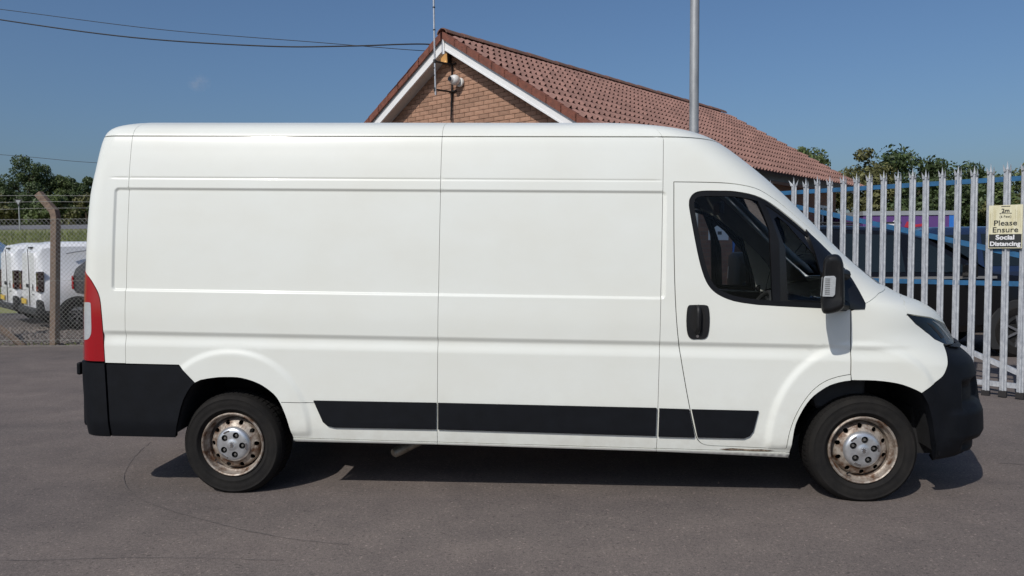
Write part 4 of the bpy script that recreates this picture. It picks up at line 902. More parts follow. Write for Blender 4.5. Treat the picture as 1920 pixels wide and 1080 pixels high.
# local frame: x along the gate (away to the left), -y or +y across; the side facing the yard is +y after the turn
SIDE = 1.0
def pale_mesh(name, splay=0.035, bent=0.0):
    prof = [(-.034, .004), (-.026, -.006), (-.013, -.004), (-.007, .018), (.007, .018), (.013, -.004), (.026, -.006), (.034, .004)]
    th = .003; zs_ = [.055, 2.35]
    b = MB(); n = len(prof); V = []
    for z in zs_:
        for x, y in prof: V.append((x, y*SIDE, z))
    for z in zs_:
        for x, y in prof: V.append((x, (y - th)*SIDE, z))
    F = [(i, i + 1, n + i + 1, n + i) for i in range(n - 1)] + [(2*n + i + 1, 2*n + i, 3*n + i, 3*n + i + 1) for i in range(n - 1)] + [(0, n, 3*n, 2*n), (n - 1, 3*n - 1, 4*n - 1, 2*n - 1)]
    b.add(V, F)
    def spike(x0, x1, tx, ty, tz, y0, y1):
        b.add([(x0, y0*SIDE, 2.35), (x1, y1*SIDE, 2.35), ((x0*.55 + x1*.45)*.75 + tx*.25 - .008, (y0 + ty*.35)*SIDE, 2.30 + (tz - 2.35)*.55), ((x1*.55 + x0*.45)*.75 + tx*.25 + .008, (y1 + ty*.35)*SIDE, 2.30 + (tz - 2.35)*.55), (tx, ty*SIDE, tz),
               (x0, (y0 - th)*SIDE, 2.35), (x1, (y1 - th)*SIDE, 2.35), (tx, (ty - th)*SIDE, tz - .004)],
              [(0, 1, 3, 2), (2, 3, 4), (5, 7, 6), (0, 2, 4, 7, 5), (1, 6, 7, 4, 3)])
    spike(-.0135, .0135, 0, .012, 2.45, .012, .012)
    spike(-.034, -.013, -.036 - bent, splay, 2.415, .0, -.004); spike(.013, .034, .036 + bent, splay, 2.415, -.004, .0)
    me = b.mesh(name); me.materials.append(MAT['galv']); return me
PALE, PALE_B = pale_mesh('pale'), pale_mesh('pale', .02, .03)
fm = MB(); fm.box((-.037, -.02, 0), (.037, .03, .06)); foot_me = fm.mesh('foot'); foot_me.materials.append(MAT['black'])
bm_ = MB(); bm_.lathe([(0, -.008), (.008, -.006), (.010, 0)], 8); bolt_me = bm_.mesh('bolt'); bolt_me.materials.append(MAT['galv2'])
rg = random.Random(5)
for k in range(-9, 18):
    if k == 16: continue
    p = inst('pale', PALE_B if k == 15 else PALE, gate, (k*.155, rg.uniform(-.003, .003), rg.uniform(-.012, .012)), (0, rg.uniform(-.004, .004), rg.uniform(-.03, .03)))
    inst('foot', foot_me, p, (0, 0, 0))
def rail(name, x0, z0, x1, z1, w=.05, mat='blue', y0=-.055, y1=-.008):
    b = MB(); y0, y1 = sorted((y0*SIDE, y1*SIDE))
    V = [(x0, y, z) for y in (y0, y1) for z in (z0 - w/2, z0 + w/2)] + [(x1, y, z) for y in (y0, y1) for z in (z1 - w/2, z1 + w/2)]
    b.add(V, [(0, 1, 3, 2), (4, 6, 7, 5), (0, 4, 5, 1), (2, 3, 7, 6), (1, 5, 7, 3), (0, 2, 6, 4)]); return b.build(name, mat, gate)
rail('top_rail', -1.5, 2.27, 2.75, 2.27); rail('middle_rail', -1.5, 1.19, 2.68, 1.19); rail('bottom_rail', -1.5, .13, 2.68, .13, mat='galv')
rail('brace', -.25, 1.45, 2.62, 2.17, .055, y0=-.057, y1=-.0085); rail('brace', -.25, .22, 1.9, 1.08, .055, 'galv', y0=-.057, y1=-.0085)
b = MB(); b.box((2.69, -.06, 0), (2.77, .02, 2.32)); b.build('hanging_post', 'galv', gate); b = MB(); b.box((-1.58, -.06, 0), (-1.50, .02, 2.32)); b.build('closing_post', 'galv', gate)
# notice on the gate
gm = Matrix.Translation((GB[0], GB[1], 0)) @ Matrix.Rotation(gang, 4, 'Z')
sg = empty('distancing_sign'); sg.matrix_world = gm @ Matrix.Translation((.005, .026, 1.78)) @ Matrix.Rotation(math.pi, 4, 'Z')
tag(sg, 'cream and black notice asking for social distancing, fixed to the palisade gate', 'sign')
sw, sh = .304, .445           # local: x to the right for the reader, -y towards the reader
def panel(name, x0, x1, z0, z1, mat, y, parent, d=.002):
    b = MB(); b.box((x0, y - d, z0), (x1, y, z1)); return b.build(name, mat, parent)
bd = panel('board', -sw/2, sw/2, -sh/2, sh/2, 'signcream', 0, sg, .004)
panel('black_panel', -sw/2 + .006, sw/2 - .006, -sh/2 + .008, -sh/2 + .145, 'ink', -.0045, bd, .001)
def text(name, s, x, z, size, mat, parent, y=-.0065, bold=0.0, sx=1.0):
    cu = bpy.data.curves.new(name, 'FONT'); cu.body = s; cu.size = size; cu.align_x = 'CENTER'; cu.align_y = 'CENTER'; cu.offset = bold; cu.resolution_u = 3; cu.extrude = .0003
    o = bpy.data.objects.new(name, cu); COL.objects.link(o); dg = bpy.context.evaluated_depsgraph_get(); me = bpy.data.meshes.new_from_object(o.evaluated_get(dg)); bpy.data.objects.remove(o)
    me.materials.clear(); me.materials.append(MAT[mat]); t = inst(name, me, parent, (x, y, z), (math.pi/2, 0, 0), (sx, 1, 1)); return t
text('lettering', '2m', 0, .163, .058, 'ink', bd, bold=.0016)
panel('arrow_line', -.045, .045, .1335, .1375, 'ink', -.0045, bd, .001); panel('top_dash', -.04, .04, .205, .212, 'ink', -.0045, bd, .001)
for s in (-1, 1):
    b = MB(); b.prism([(s*.045, .1275), (s*.057, .1355), (s*.045, .1435)], -.0056, -.0045); b.build('arrow_head', 'ink', bd)
    for k in range(4): panel('faded_outline', s*(.088 + k*.016) - .0012, s*(.088 + k*.016) + .0012, .02 - k*.01, .175 - k*.012, 'signline', -.0045, bd, .0006)
text('lettering', '(6 Feet)', 0, .103, .034, 'ink', bd)
text('lettering', 'Please', 0, .036, .078, 'ink', bd, bold=.0008, sx=1.1); text('lettering', 'Ensure', 0, -.034, .078, 'ink', bd, bold=.0008, sx=1.1)
text('lettering', 'Social', 0, -.112, .066, 'printwhite', bd, bold=.0022, sx=1.12); text('lettering', 'Distancing', 0, -.178, .062, 'printwhite', bd, bold=.0022, sx=1.06)

# ---------------------------------------------------------------- vehicles in the background
def car(name, st, mat, label, cat, loc, rz, wheels=(), glass_from=.0, wr=.33, trim=.28, windows=(), width=.9, extra=None, alloy=True):
    """stations st: (x, z underside, z belt, z roof, half width, half roof width); windows: outlines on the flanks in (x, z)"""
    root = empty(name, loc, rz); tag(root, label, cat)
    V = []; R = 0
    for (x, zb, zt, zr, w, wr_) in st:
        ring = [(-w*.90, zb), (-w*.985, zb + .10), (-w, (zb + zt)/2), (-w*.985, zt - .04), (-w*.955, zt), (-wr_ - .02 - (w*.955 - wr_)*.12, zr - (zr - zt)*.14), (-wr_*.90, zr - (zr - zt)*.02 - .012), (-wr_*.5, zr), (0, zr + .006)]
        ring = ring + [(-y, z) for y, z in ring[::-1][1:]]
        R = len(ring); V += [(x, y, z) for y, z in ring]
    F = [(j*R + i, j*R + i + 1, (j + 1)*R + i + 1, (j + 1)*R + i) for j in range(len(st) - 1) for i in range(R - 1)] + [(j*R + R - 1, j*R, (j + 1)*R, (j + 1)*R + R - 1) for j in range(len(st) - 1)]
    F += [tuple(range(R - 1, -1, -1)), tuple(range((len(st) - 1)*R, len(st)*R))]
    b = MB(); b.add(V, F); body = b.build('body', mat, root, smooth=True, angle=32)
    xs_ = [s[0] for s in st]
    def flank(x, z):
        zb = np.interp(x, xs_, [s[1] for s in st]); zt = np.interp(x, xs_, [s[2] for s in st]); zr = np.interp(x, xs_, [s[3] for s in st]); w = np.interp(x, xs_, [s[4] for s in st]); q = np.interp(x, xs_, [s[5] for s in st])
        ze = zr - (zr - zt)*.14; ye = q + .02 + (w*.955 - q)*.12
        if z <= zt: return float(np.interp(z, [zb, zb + .10, (zb + zt)/2, zt - .04, zt], [w*.90, w*.985, w, w*.985, w*.955]))
        return float(np.interp(z, [zt, ze, zr], [w*.955, ye, q*.90]))
    for win in windows:
        for s in (-1, 1):
            P = resample(win, .12); n = len(P); c = np.mean(P, 0)
            V = [(p[0], s*(flank(*p) + .006), p[1]) for p in P] + [(c[0], s*(flank(*c) + .006), c[1])]
            b = MB(); b.add(V, [(i, (i + 1) % n, n) for i in range(n)]); b.build('side_window', 'carglass', root)
    for x in wheels:
        for s in (-1, 1):
            w = np.interp(x, xs_, [q[4] for q in st])
            t = MB(); sgn = 1 if s < 0 else -1; pr = [(wr*.62, .0), (wr*.66, -.01), (wr*.90, -.012), (wr, .02), (wr, .17), (wr*.7, .19)]
            t.lathe([(r, d*sgn) for r, d in pr], 32, at=(x, s*(w + .002), wr)); wh = t.build('wheel', 'rubber', root, smooth=True)
            t = MB(); t.lathe([(wr*1.22, 0), (wr*1.20, -.004*sgn), (wr*.5, -.004*sgn)], 32, at=(x, s*(w*.999), wr)); o = t.build('wheel_arch', 'cardark', root)
            for v in o.data.vertices: v.co.z = max(v.co.z, .12)
            t = MB(); y = s*(w + .004)
            t.lathe([(wr*.62, 0), (wr*.58, .03*sgn)], 32, at=(x, y, wr))
            for k in range(7):
                a = k*2*math.pi/7; ca_, sa_ = math.cos(a), math.sin(a); r0, r1, hw = .02, wr*.62, .018
                t.add([(x + r*ca_ + h*sa_, y + d*sgn, wr + r*sa_ - h*ca_) for d in (-.004, .02) for r, h in ((r0, hw), (r1, hw*.7), (r1, -hw*.7), (r0, -hw))], [(0, 1, 2, 3), (7, 6, 5, 4), (0, 4, 5, 1), (1, 5, 6, 2), (2, 6, 7, 3), (3, 7, 4, 0)])
            rr = t.build('rim', 'alloy' if alloy else 'steel', wh)
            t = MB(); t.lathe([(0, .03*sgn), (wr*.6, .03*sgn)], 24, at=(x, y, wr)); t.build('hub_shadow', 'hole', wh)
    return root, flank
# dark off-roader close behind the gate, nose to the right
r_, fl_ = car('off_roader', [(3.55, .55, 1.12, 1.15, .80, .70), (3.62, .42, 1.16, 1.72, .90, .70), (3.8, .38, 1.17, 1.86, .94, .72), (4.6, .34, 1.17, 1.90, .96, .74), (5.5, .34, 1.16, 1.87, .96, .73), (5.95, .34, 1.14, 1.76, .96, .70), (6.45, .36, 1.13, 1.44, .96, .72), (6.85, .38, 1.12, 1.19, .95, .80), (7.4, .40, 1.08, 1.14, .94, .80), (7.95, .42, .98, 1.05, .90, .74), (8.12, .48, .80, .90, .80, .66)],
        'carblack', 'black off-roader parked close behind the palisade gate, nose to the right', 'car', (0, 11.75, 0), 0, wheels=(4.35, 7.15), wr=.37,
        windows=[[(3.80, 1.22), (4.55, 1.22), (4.55, 1.76), (3.88, 1.74)], [(4.65, 1.22), (5.55, 1.22), (5.50, 1.74), (4.65, 1.77)], [(5.65, 1.22), (6.55, 1.20), (6.05, 1.56), (5.75, 1.70)]])
b = MB(); b.add([(6.02, -.66, 1.735), (6.02, .66, 1.735), (6.84, .76, 1.205), (6.84, -.76, 1.205)], [(0, 1, 2, 3)]); o = b.build('windscreen', 'carglass', r_); 
for v in o.data.vertices: v.co.z += .012
for s in (-1, 1):
    b = MB(); b.tube([(6.35, s*.93, 1.17), (6.36, s*1.06, 1.21)], .03, 8); b.box((6.28, min(s*1.02, s*1.2), 1.15), (6.40, max(s*1.02, s*1.2), 1.33)); b.build('door_mirror', 'carblack', r_, bevel=.02)
    b = MB(); b.box((3.7, min(s*.955, s*.975), 1.12), (6.8, max(s*.955, s*.975), 1.155)); b.build('chrome_strip', 'chromedull', r_)
    b = MB(); b.tube([(3.9, s*.66, 1.93), (5.6, s*.66, 1.92)], .016, 6); b.build('roof_rail', 'cardark', r_)
# navy car behind it
r2, _ = car('navy_car', [(6.6, .5, 1.1, 1.2, .85, .66), (6.75, .4, 1.15, 1.78, .92, .68), (7.3, .34, 1.16, 1.92, .94, .70), (8.6, .34, 1.16, 1.93, .94, .70), (9.3, .34, 1.14, 1.80, .94, .68), (10.2, .36, 1.12, 1.22, .93, .76), (10.9, .4, 1.04, 1.08, .9, .74), (11.1, .45, .8, .9, .8, .66)],
        'carnavy', 'navy blue estate car parked behind the black off-roader', 'car', (0.3, 14.4, 0), 0, wheels=(7.4, 10.2), wr=.35, windows=[[(6.95, 1.22), (7.9, 1.22), (7.9, 1.78), (7.05, 1.76)], [(8.0, 1.22), (9.6, 1.22), (9.2, 1.66), (8.9, 1.78), (8.0, 1.79)]])
# purple show trailer with printed side
tr_ = empty('purple_trailer', (7.75, 17.0, 0), math.radians(2)); tag(tr_, 'purple box trailer with white and red print behind the parked cars', 'trailer')
b = MB(); b.box((0, 0, .5), (2.05, 1.6, 2.25)); bx_ = b.build('box_body', 'purple', tr_, bevel=.02)
b = MB(); b.box((-.02, -.02, 2.255), (2.07, 1.62, 2.35)); b.build('roof_edge', 'gutter', tr_)
b = MB(); b.box((1.93, -.008, .5), (2.05, -.001, 2.25)); b.build('blue_stripe', 'printblue', bx_)
b = MB(); b.prism([(.48, 2.06), (.62, 2.08), (.70, 2.15), (.77, 2.17), (.84, 2.10), (.82, 2.04), (.60, 2.03), (.56, 1.96), (.49, 1.97)], -.006, -.001); b.build('white_print', 'printwhite', bx_)
b = MB(); b.prism([(.92, 2.0), (.98, 2.12), (1.10, 2.10), (1.18, 2.05), (1.40, 2.08), (1.42, 2.02), (1.2, 2.0), (1.05, 1.97)], -.006, -.001); b.build('red_print', 'printred', bx_)
for y in (.1, 1.5):
    t = MB(); t.lathe([(0, 0), (.2, 0), (.33, .02), (.33, .16), (.1, .18)], 24, at=(1.0, y - .09, .33)); t.build('wheel', 'rubber', tr_, smooth=True)
b = MB(); b.box((.05, .3, .38), (2.0, 1.3, .5)); b.build('chassis', 'cardark', tr_); b = MB(); b.tube([(0, .8, .45), (-1.1, .8, .45)], .04, 8); b.build('drawbar', 'cardark', tr_); b = MB(); b.tube([(-.95, .8, 0), (-.95, .8, .45)], .03, 8); b.build('jockey_leg', 'steel', tr_)

# small white vans on the left, tails towards the yard
HD = math.radians(42.5)
def small_van(loc, label, navy=False):
    r, fl = car('small_van', [(0, .42, 1.02, 1.06, .82, .78), (.03, .36, 1.04, 1.62, .88, .74), (.10, .33, 1.05, 1.78, .905, .76), (.35, .32, 1.05, 1.83, .915, .78), (2.4, .32, 1.04, 1.84, .92, .78), (2.9, .32, 1.02, 1.78, .92, .75), (3.5, .34, 1.0, 1.36, .91, .74), (3.75, .34, .98, 1.12, .9, .74), (4.2, .36, .86, .95, .86, .68), (4.35, .42, .7, .78, .78, .6)],
                'whitevan', label, 'van', loc, HD, wheels=(.68, 3.45), wr=.315, windows=[[(2.15, 1.08), (3.35, 1.06), (2.95, 1.58), (2.2, 1.64)]])
    b = MB(); b.box((-.075, -.88, .33), (.12, .88, .47)); bp = b.build('rear_bumper', 'cardark', r, bevel=.03)
    for s in (-1, 1):
        b = MB(); b.box((-.03, min(s*.66, s*.89), .30), (.45, max(s*.66, s*.93), .66)); b.build('bumper_corner', 'cardark', r, bevel=.05)
        b = MB(); b.box((-.022, min(s*.72, s*.90), .80), (.10, max(s*.72, s*.90), 1.22)); tl = b.build('tail_lamp', 'lampsmoke', r, bevel=.02)
        b = MB(); b.box((-.028, min(s*.75, s*.87), .83), (-.0225, max(s*.75, s*.87), .93)); b.build('red_segment', 'redlens', tl); 
        b = MB(); P = [(s*.08, .80), (s*.62, .80), (s*.62, 1.5), (s*.54, 1.62), (s*.14, 1.64), (s*.08, 1.55)]
        b.prism([(p[0], p[1]) for p in P], -.012, .10, plane='yz'); b.build('door_pressing', 'whitevan', r, bevel=.03)
    b = MB(); b.box((-.015, -.012, .48), (-.004, .012, 1.68)); b.build('door_split', 'cardark', r)
    b = MB(); b.box((-.035, .26, .52), (-.022, .70, .63)); b.build('number_plate', 'plate', r)
    b = MB(); b.box((-.03, .05, .88), (-.013, .20, .95)); b.build('door_handle', 'cardark', r)
    for k in range(2):
        z = .82 + k*.055; b = MB(); b.prism([(-.44, z), (-.385, z + .06), (-.33, z), (-.33, z + .028), (-.385, z + .09), (-.44, z + .028)], -.018, -.0125, plane='yz'); b.build('chevron', 'cardark', r)
    b = MB(); b.box((-.018, -.46, .735), (-.0125, -.31, .752)); b.build('lettering_bar', 'cardark', r)
    b = MB(); b.box((.02, -.13, 1.69), (.07, .13, 1.725)); b.build('brake_light', 'cardark', r)
    for s in (-1, 1):
        b = MB(); b.box((.9, min(s*(.917), s*.928), .70), (2.1, max(s*.917, s*.928), .74)); b.build('side_rubbing_strip', 'whitevan', r)
        b = MB(); V = smoothcurve([(.5, s*.90, 1.58), (.9, s*.885, 1.64), (1.6, s*.88, 1.655), (2.1, s*.88, 1.655)], 5); b.tube(V, .012, 5); b.build('side_seam', 'gutter', r)
    return r
lh = np.array([math.cos(HD), math.sin(HD)]); lr = np.array([lh[1], -lh[0]])           # heading and right-hand side
for cnr, lb in (((-9.50, 15.45), 'small white van nearest behind the concrete fence post'), ((-10.98, 17.0), 'second small white van, cut by the left edge of the picture')):
    c = np.array(cnr) - lr*.90; small_van((c[0], c[1], 0), lb)
c = np.array((-9.02, 15.72)) + lr*.98
suv, _ = car('black_hatchback', [(0, .84, 1.10, 1.14, .80, .74), (.05, .78, 1.12, 1.30, .88, .72), (.28, .72, 1.13, 1.52, .93, .70), (.55, .62, 1.13, 1.66, .95, .70), (.95, .36, 1.12, 1.72, .96, .72), (2.5, .34, 1.1, 1.70, .96, .70), (3.2, .36, 1.05, 1.2, .95, .78), (4.3, .45, .8, .9, .85, .7)],
             'cardark', 'black car tail just showing between the white van and its neighbour', 'car', (c[0], c[1], 0), HD, wheels=(1.25, 3.5), wr=.35, windows=[[(.42, 1.2), (1.3, 1.18), (1.3, 1.58), (.75, 1.58)]])
suv['label'] = 'black car whose tail shows beside the big van, behind the wire fence'
for s in (-1, 1):
    b = MB(); q = [(-.03, s*.62, .86), (-.03, s*.62, 1.13), (.16, s*.90, 1.18), (.10, s*.905, .86)]; q2 = [(p[0] - .03, p[1] + s*.03, p[2]) for p in q]
    b.add(q + q2, [(3, 2, 1, 0), (4, 5, 6, 7), (0, 1, 5, 4), (1, 2, 6, 5), (2, 3, 7, 6), (3, 0, 4, 7)]); tl = b.build('tail_lamp', 'redlens', suv, bevel=.01)
    b = MB(); b.box((-.068, min(s*.66, s*.86), 1.03), (-.03, max(s*.66, s*.86), 1.06)); b.box((-.068, min(s*.66, s*.82), .92), (-.03, max(s*.66, s*.82), .96)); b.build('clear_segment', 'clearlens', tl)
c = np.array((-20.3, 25.2)); car('pale_blue_car', [(0, .6, 1.2, 1.3, .85, .7), (.2, .5, 1.3, 1.9, .9, .72), (1.0, .4, 1.35, 2.2, .95, .75), (1.8, .4, 1.35, 2.22, .95, .75), (2.6, .4, 1.3, 1.95, .95, .72), (3.4, .4, 1.2, 1.4, .92, .75), (4.3, .5, .95, 1.0, .85, .65)], 'carblue', 'pale blue vehicle roof above the white vans at the left edge', 'car', (c[0], c[1], .30), HD - .5, wheels=(.8, 3.3), wr=.34, windows=[[(.5, 1.4), (1.9, 1.4), (1.9, 2.0), (.8, 2.0)], [(2.0, 1.4), (3.0, 1.36), (2.5, 1.85), (2.0, 1.98)]])

# ---------------------------------------------------------------- wire fence on the left
FY = 13.24
fence = empty('wire_fence', (0, FY, 0)); tag(fence, 'chain-link fence on cranked concrete posts along the gravel', 'fence')
def post(x, first):
    b = MB(); w = .058
    o = bpy.data.objects.new('post', None)
    V = []; lev = [(0, 0, -.05), (0, 0, 2.22), (-.03, .0, 2.31), (-.34, .0, 2.62)]
    for i, (dx, dy, z) in enumerate(lev):
        k = w if i < 3 else w*.85
        tilt = [0, 0, .02, .035][i]
        V += [(x + dx - k, -k, z - tilt), (x + dx + k, -k, z + tilt), (x + dx + k, k, z + tilt), (x + dx - k, k, z - tilt)]
    F = [(0, 3, 2, 1), (12, 13, 14, 15)] + [(j*4 + i, j*4 + (i + 1) % 4, j*4 + 4 + (i + 1) % 4, j*4 + 4 + i) for j in range(3) for i in range(4)]
    c_, s_ = math.cos(-.18), math.sin(-.18); V = [(x + (p[0] - x)*c_ - p[1]*s_, (p[0] - x)*s_ + p[1]*c_, p[2]) for p in V]; V = [(p[0] + p[2]*.047, p[1], p[2]) for p in V]
    b.add(V, F); return b.build('post', 'concrete', fence, bevel=.012)
for x in (-13.9, -10.9, -7.915, -4.9): post(x, x)
b = MB(); b.tube([(-9.0, .0, .02), (-8.72, .0, .18), (-9.4, .0, 0.9)][1:], .055, 4); 
b = MB(); b.tube([(-8.45, .0, -.02), (-9.9, .0, 1.15), (-10.85, 0, 1.9)], .06, 4); b.build('strut', 'concrete', fence)
b = MB(); r = .0021; x0, x1, z0, z1 = -15, -4, .05, 2.18; d = .054
n_ = int((x1 - x0 + z1 - z0)/(d*math.sqrt(2))) + 1
H_ = z1 - z0
for i in range(n_):
    xa = x0 - H_ + i*d*math.sqrt(2)*1.0
    for s in (1, -1):
        p0, p1 = np.array([xa, z0]), np.array([xa + H_, z1])
        if s < 0: p0, p1 = np.array([xa + H_, z0]), np.array([xa, z1])
        def cl(p, q):
            a, bb = p.copy(), q.copy()
            for lim, lo in ((x0, True), (x1, False)):
                for u, w in ((a, bb), (bb, a)):
                    if (u[0] < lim) if lo else (u[0] > lim):
                        if (w[0] < lim) if lo else (w[0] > lim): return None
                        t = (lim - u[0])/(w[0] - u[0]); u[:] = u + (w - u)*t
            return a, bb
        c_ = cl(p0, p1)
        if c_ is None: continue
        a, bb = c_; yo = .066*-1 + s*.0018
        b.tube([(a[0], yo, a[1]), (bb[0], yo, bb[1])], r, 4, cap=False)
tag(b.build('chain_link_mesh', 'wire', fence), kind='stuff')
for z in (.10, 1.12, 2.17):
    b = MB(); b.tube([(-15, -.068, z), (-4, -.068, z)], .0022, 4); b.build('line_wire', 'wire', fence)
for k, (dx, z) in enumerate(((-.05, 2.36), (-.13, 2.47), (-.21, 2.58))):
    b = MB(); P = [(-15 + i*1.0, -.06, z + .012*math.sin(i*1.9 + k) - .01) for i in range(12)]; b.tube(P, .0026, 4)
    for i in range(0, 90): 
        x = -14.8 + i*.12; b.tube([(x, -.06 - .015, z - .012), (x, -.06 + .015, z + .012)], .0016, 3, cap=False)
    b.build('barbed_wire', 'wire', fence)
# give-way sign far off by the road
gy = empty('give_way_sign', (-29.3, 46, hgt(-29.3, 46))); tag(gy, 'tiny triangular road sign in front of the far trees on the left', 'road sign')
b = MB(); b.tube([(0, 0, 0), (0, 0, 1.75)], .04, 8); b.build('post', 'galv2', gy)
b = MB(); b.prism([(-.26, 1.85), (.26, 1.85), (0, 1.4)], -.05, -.042); b.build('plate', 'cardark', gy)
b = MB(); b.prism([(-.15, 1.78), (.15, 1.78), (0, 1.52)], -.056, -.0505); b.build('centre', 'gutter', gy)

# ---------------------------------------------------------------- trees and grass
def tree(name, loc, h, rx, rz, mat, label, seed, nleaf=9000, leaf=.16, trunk=.35, base=.12, cat='tree', group=None, clumps=46):
    g = np.random.default_rng(seed); root = empty(name, loc); tag(root, label, cat, group)
    b = MB(); th = h*trunk
    b.tube([(0, 0, -.2), (.03*h*g.uniform(-1, 1), .02*h, th), (.05*h*g.uniform(-1, 1), 0, h*.75)], [.035*h*.6, .022*h, .006*h], 8)
    b.build('trunk', 'bark', root, smooth=True)
    cz = h*(base + (1 - base)/2); C = []
    while len(C) < clumps:
        p = g.uniform(-1, 1, 3); q = np.linalg.norm(p)
        if q > 1 or q < .35: continue
        taper = 1 - .35*max(0, p[2]); C.append((p[0]*rx*taper, p[1]*rx*taper, cz + p[2]*(h*(1 - base)/2)))
    C = np.array(C); lb = MB()
    for c_ in C[::4]: lb.tube([(0, 0, max(th*.6, c_[2]*.45)), tuple(c_*np.array([.5, .5, .85])), tuple(c_)], [.012*h, .007*h, .002*h], 5)
    lb.build('limbs', 'bark', root)
    cr = g.uniform(.16, .34, clumps)*rz
    ci = g.integers(0, clumps, nleaf); d = g.normal(0, 1, (nleaf, 3)); d /= np.linalg.norm(d, axis=1, keepdims=True)
    P = C[ci] + d*(cr[ci]*g.uniform(.35, 1.12, nleaf)**.6)[:, None]*np.array([1.1, 1.1, .85])
    keep = P[:, 2] > .05; P = P[keep]; d = d[keep]; n = len(P)
    nrm = d + g.normal(0, .7, (n, 3)); nrm /= np.linalg.norm(nrm, axis=1, keepdims=True)
    t1 = np.cross(nrm, g.normal(0, 1, (n, 3))); t1 /= np.linalg.norm(t1, axis=1, keepdims=True); t2 = np.cross(nrm, t1)
    s = (leaf*g.uniform(.55, 1.3, n))[:, None]
    Q = np.stack([P - t1*s*.5, P - t2*s*.28 + nrm*s*.06, P + t1*s*.6, P + t2*s*.28 + nrm*s*.06], 1)
    F = np.arange(n*4).reshape(n, 4)
    fastmesh('crown', Q.reshape(-1, 3), F, mat, root)
    return root
T = [ # x, y, top z, radius, material, label
 ((-37.3, 60), 8.9, 2.0, 'leafd', 'tall dark rounded tree, highest of the far group on the left'),
 ((-35.4, 61), 7.6, 1.5, 'leafm', 'lower tree just right of the tallest far tree on the left'),
 ((-34.3, 61.5), 8.0, 1.35, 'leafd', 'narrow dark tree beside the rear edge of the big van'),
 ((-32.7, 62), 7.6, 1.6, 'leafd', 'dark tree half hidden by the rear of the big van'),
 ((-39.9, 61), 7.0, 1.7, 'leafm', 'low green tree at the far left edge')]
for i, ((x, y), top, r, m, lb) in enumerate(T):
    z = hgt(x, y); tree('hedgerow_tree', (x, y, z - .2), top - z + .3, r, r*1.05, m, lb, 20 + i, 14000, .17, base=.02, group='far trees on the left')
for i, x in enumerate(np.arange(-41, -29, 2.3)):
    z = hgt(x, 57); tree('hedge_bush', (float(x), 57.0 + (i % 3)*.7, z - .2), 2.35 + .35*((i*7) % 4)/3, 1.9, 1.9, ('leafm', 'leafo', 'leafd')[i % 3], 'bush in the hedge running below the far trees on the left', 60 + i, 3800, .26, base=.0, cat='bush', group='bushes in the far hedge', clumps=26)
TR = [
 ((12.35, 33), 6.2, 1.5, 'leafm', 'light green treetop just showing above the far end of the roof'),
 ((14.3, 31.5), 5.5, 1.7, 'leafo', 'olive tree right of the roof end, with sky showing through'),
 ((15.9, 31), 5.6, 1.95, 'leafd', 'tallest dark tree behind the palisade gate'),
 ((17.6, 30.5), 4.95, 2.0, 'leafd', 'dark tree in the middle behind the palisade gate'),
 ((19.2, 31), 4.85, 1.9, 'leafm', 'mid green tree behind the gate, left of the notice'),
 ((20.8, 30.5), 4.9, 1.7, 'leafo', 'olive tree directly behind the distancing notice'),
 ((22.4, 31), 3.95, 1.7, 'leafm', 'low green tree at the right edge of the picture')]
for i, ((x, y), top, r, m, lb) in enumerate(TR):
    tree('boundary_tree', (x, y, hgt(x, y) - .1), top, r, r*1.1, m, lb, 90 + i, 15000, .16, base=.0, group='trees behind the palisade gate', clumps=60)
for i in range(7):
    x = 12.8 + i*1.2; tree('boundary_bush', (x, 28.6 + (i % 2)*.8, hgt(x, 28.6) - .1), 2.7 + .5*((i*5) % 3)/2, 1.15, 1.3, ('leafd', 'leafo', 'leafm')[i % 3], 'dark bush filling the gap under the trees behind the gate', 120 + i, 3600, .15, base=.0, cat='bush', group='bushes under the trees behind the gate', clumps=26)
# grass on the bank
n = 26000; gx = rnd.uniform(-30, -9, n); gy_ = rnd.uniform(24, 34, n); gz = np.array([hgt(a, c) for a, c in zip(gx, gy_)])
a = rnd.uniform(0, 3.14, n); hgt_ = rnd.uniform(.10, .32, n); w_ = .018
B0 = np.stack([gx, gy_, gz - .02], 1); D = np.stack([np.cos(a), np.sin(a), 0*a], 1)*w_; tip = np.stack([rnd.normal(0, .07, n), rnd.normal(0, .07, n), hgt_], 1)
V = np.stack([B0 - D, B0 + D, B0 + tip], 1); tag(fastmesh('bank_grass', V.reshape(-1, 3), np.arange(n*3).reshape(n, 3), 'blade'), 'rough grass on the bank behind the white vans', 'grass', kind='stuff')
n = 500; gx = rnd.uniform(-12.5, -5, n); gy_ = rnd.uniform(13.16, 13.35, n); a = rnd.uniform(0, 3.14, n)
B0 = np.stack([gx, gy_, 0*gx - .01], 1); D = np.stack([np.cos(a), np.sin(a), 0*a], 1)*.006; tip = np.stack([rnd.normal(0, .03, n), rnd.normal(0, .03, n), rnd.uniform(.03, .10, n)], 1)
V = np.stack([B0 - D, B0 + D, B0 + tip], 1); tag(fastmesh('fence_weeds', V.reshape(-1, 3), np.arange(n*3).reshape(n, 3), 'blade'), 'sparse weeds along the foot of the wire fence', 'weeds', kind='stuff')
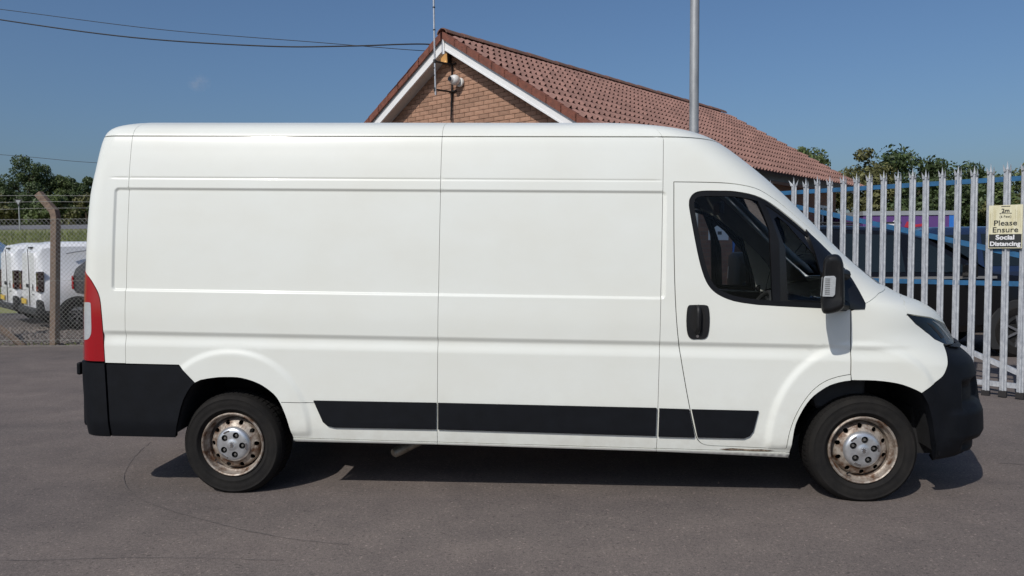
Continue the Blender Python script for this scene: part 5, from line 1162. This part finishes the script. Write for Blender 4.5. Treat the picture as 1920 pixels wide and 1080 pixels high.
# lane beyond the bank
V = []; X = list(np.arange(-70, 4, 2.5))
for x in X: V += [(x, 48.4, hgt(x, 48.4) + .03), (x, 53.2, hgt(x, 53.2) + .03)]
b = MB(); b.add(V, [(2*i, 2*i + 2, 2*i + 3, 2*i + 1) for i in range(len(X) - 1)]); tag(b.build('lane', 'road'), kind='structure')

# one small wisp of cloud
def cloudmat():
    m = bpy.data.materials.new('cloud_vapour'); m.use_nodes = True; t = m.node_tree; t.nodes.clear(); L = t.links.new
    o = t.nodes.new('ShaderNodeOutputMaterial'); v = t.nodes.new('ShaderNodeVolumePrincipled'); v.inputs['Color'].default_value = (.95, .95, .97, 1)
    tc = t.nodes.new('ShaderNodeTexCoord'); n = t.nodes.new('ShaderNodeTexNoise'); n.inputs['Scale'].default_value = .28; n.inputs['Detail'].default_value = 5; L(tc.outputs['Object'], n.inputs[0])
    ln = t.nodes.new('ShaderNodeVectorMath'); ln.operation = 'LENGTH'; sc = t.nodes.new('ShaderNodeVectorMath'); sc.operation = 'DIVIDE'; sc.inputs[1].default_value = (5.5, 4, 4.0); L(tc.outputs['Object'], sc.inputs[0]); L(sc.outputs[0], ln.inputs[0])
    mr = t.nodes.new('ShaderNodeMapRange'); mr.inputs[1].default_value = .95; mr.inputs[2].default_value = .15; L(ln.outputs['Value'], mr.inputs[0])
    nr = t.nodes.new('ShaderNodeMapRange'); nr.inputs[1].default_value = .44; nr.inputs[2].default_value = .68; L(n.outputs[0], nr.inputs[0])
    mu = t.nodes.new('ShaderNodeMath'); mu.operation = 'MULTIPLY'; L(mr.outputs[0], mu.inputs[0]); L(nr.outputs[0], mu.inputs[1])
    m2 = t.nodes.new('ShaderNodeMath'); m2.operation = 'MULTIPLY'; m2.inputs[1].default_value = .13; L(mu.outputs[0], m2.inputs[0]); L(m2.outputs[0], v.inputs['Density']); L(v.outputs[0], o.inputs['Volume']); return m
MAT['cloud'] = cloudmat()
b = MB(); b.lathe([(.01, -4), (2.5, -3.2), (4.5, -1.6), (5.5, 0), (4.5, 1.6), (2.5, 3.2), (.01, 4)], 20, axis='z')
cl_ = b.build('cloud', 'cloud'); cl_.location = (-120.0, 300.0, 66.4); tag(cl_, 'single faint wisp of cloud in the blue sky on the left', 'cloud')
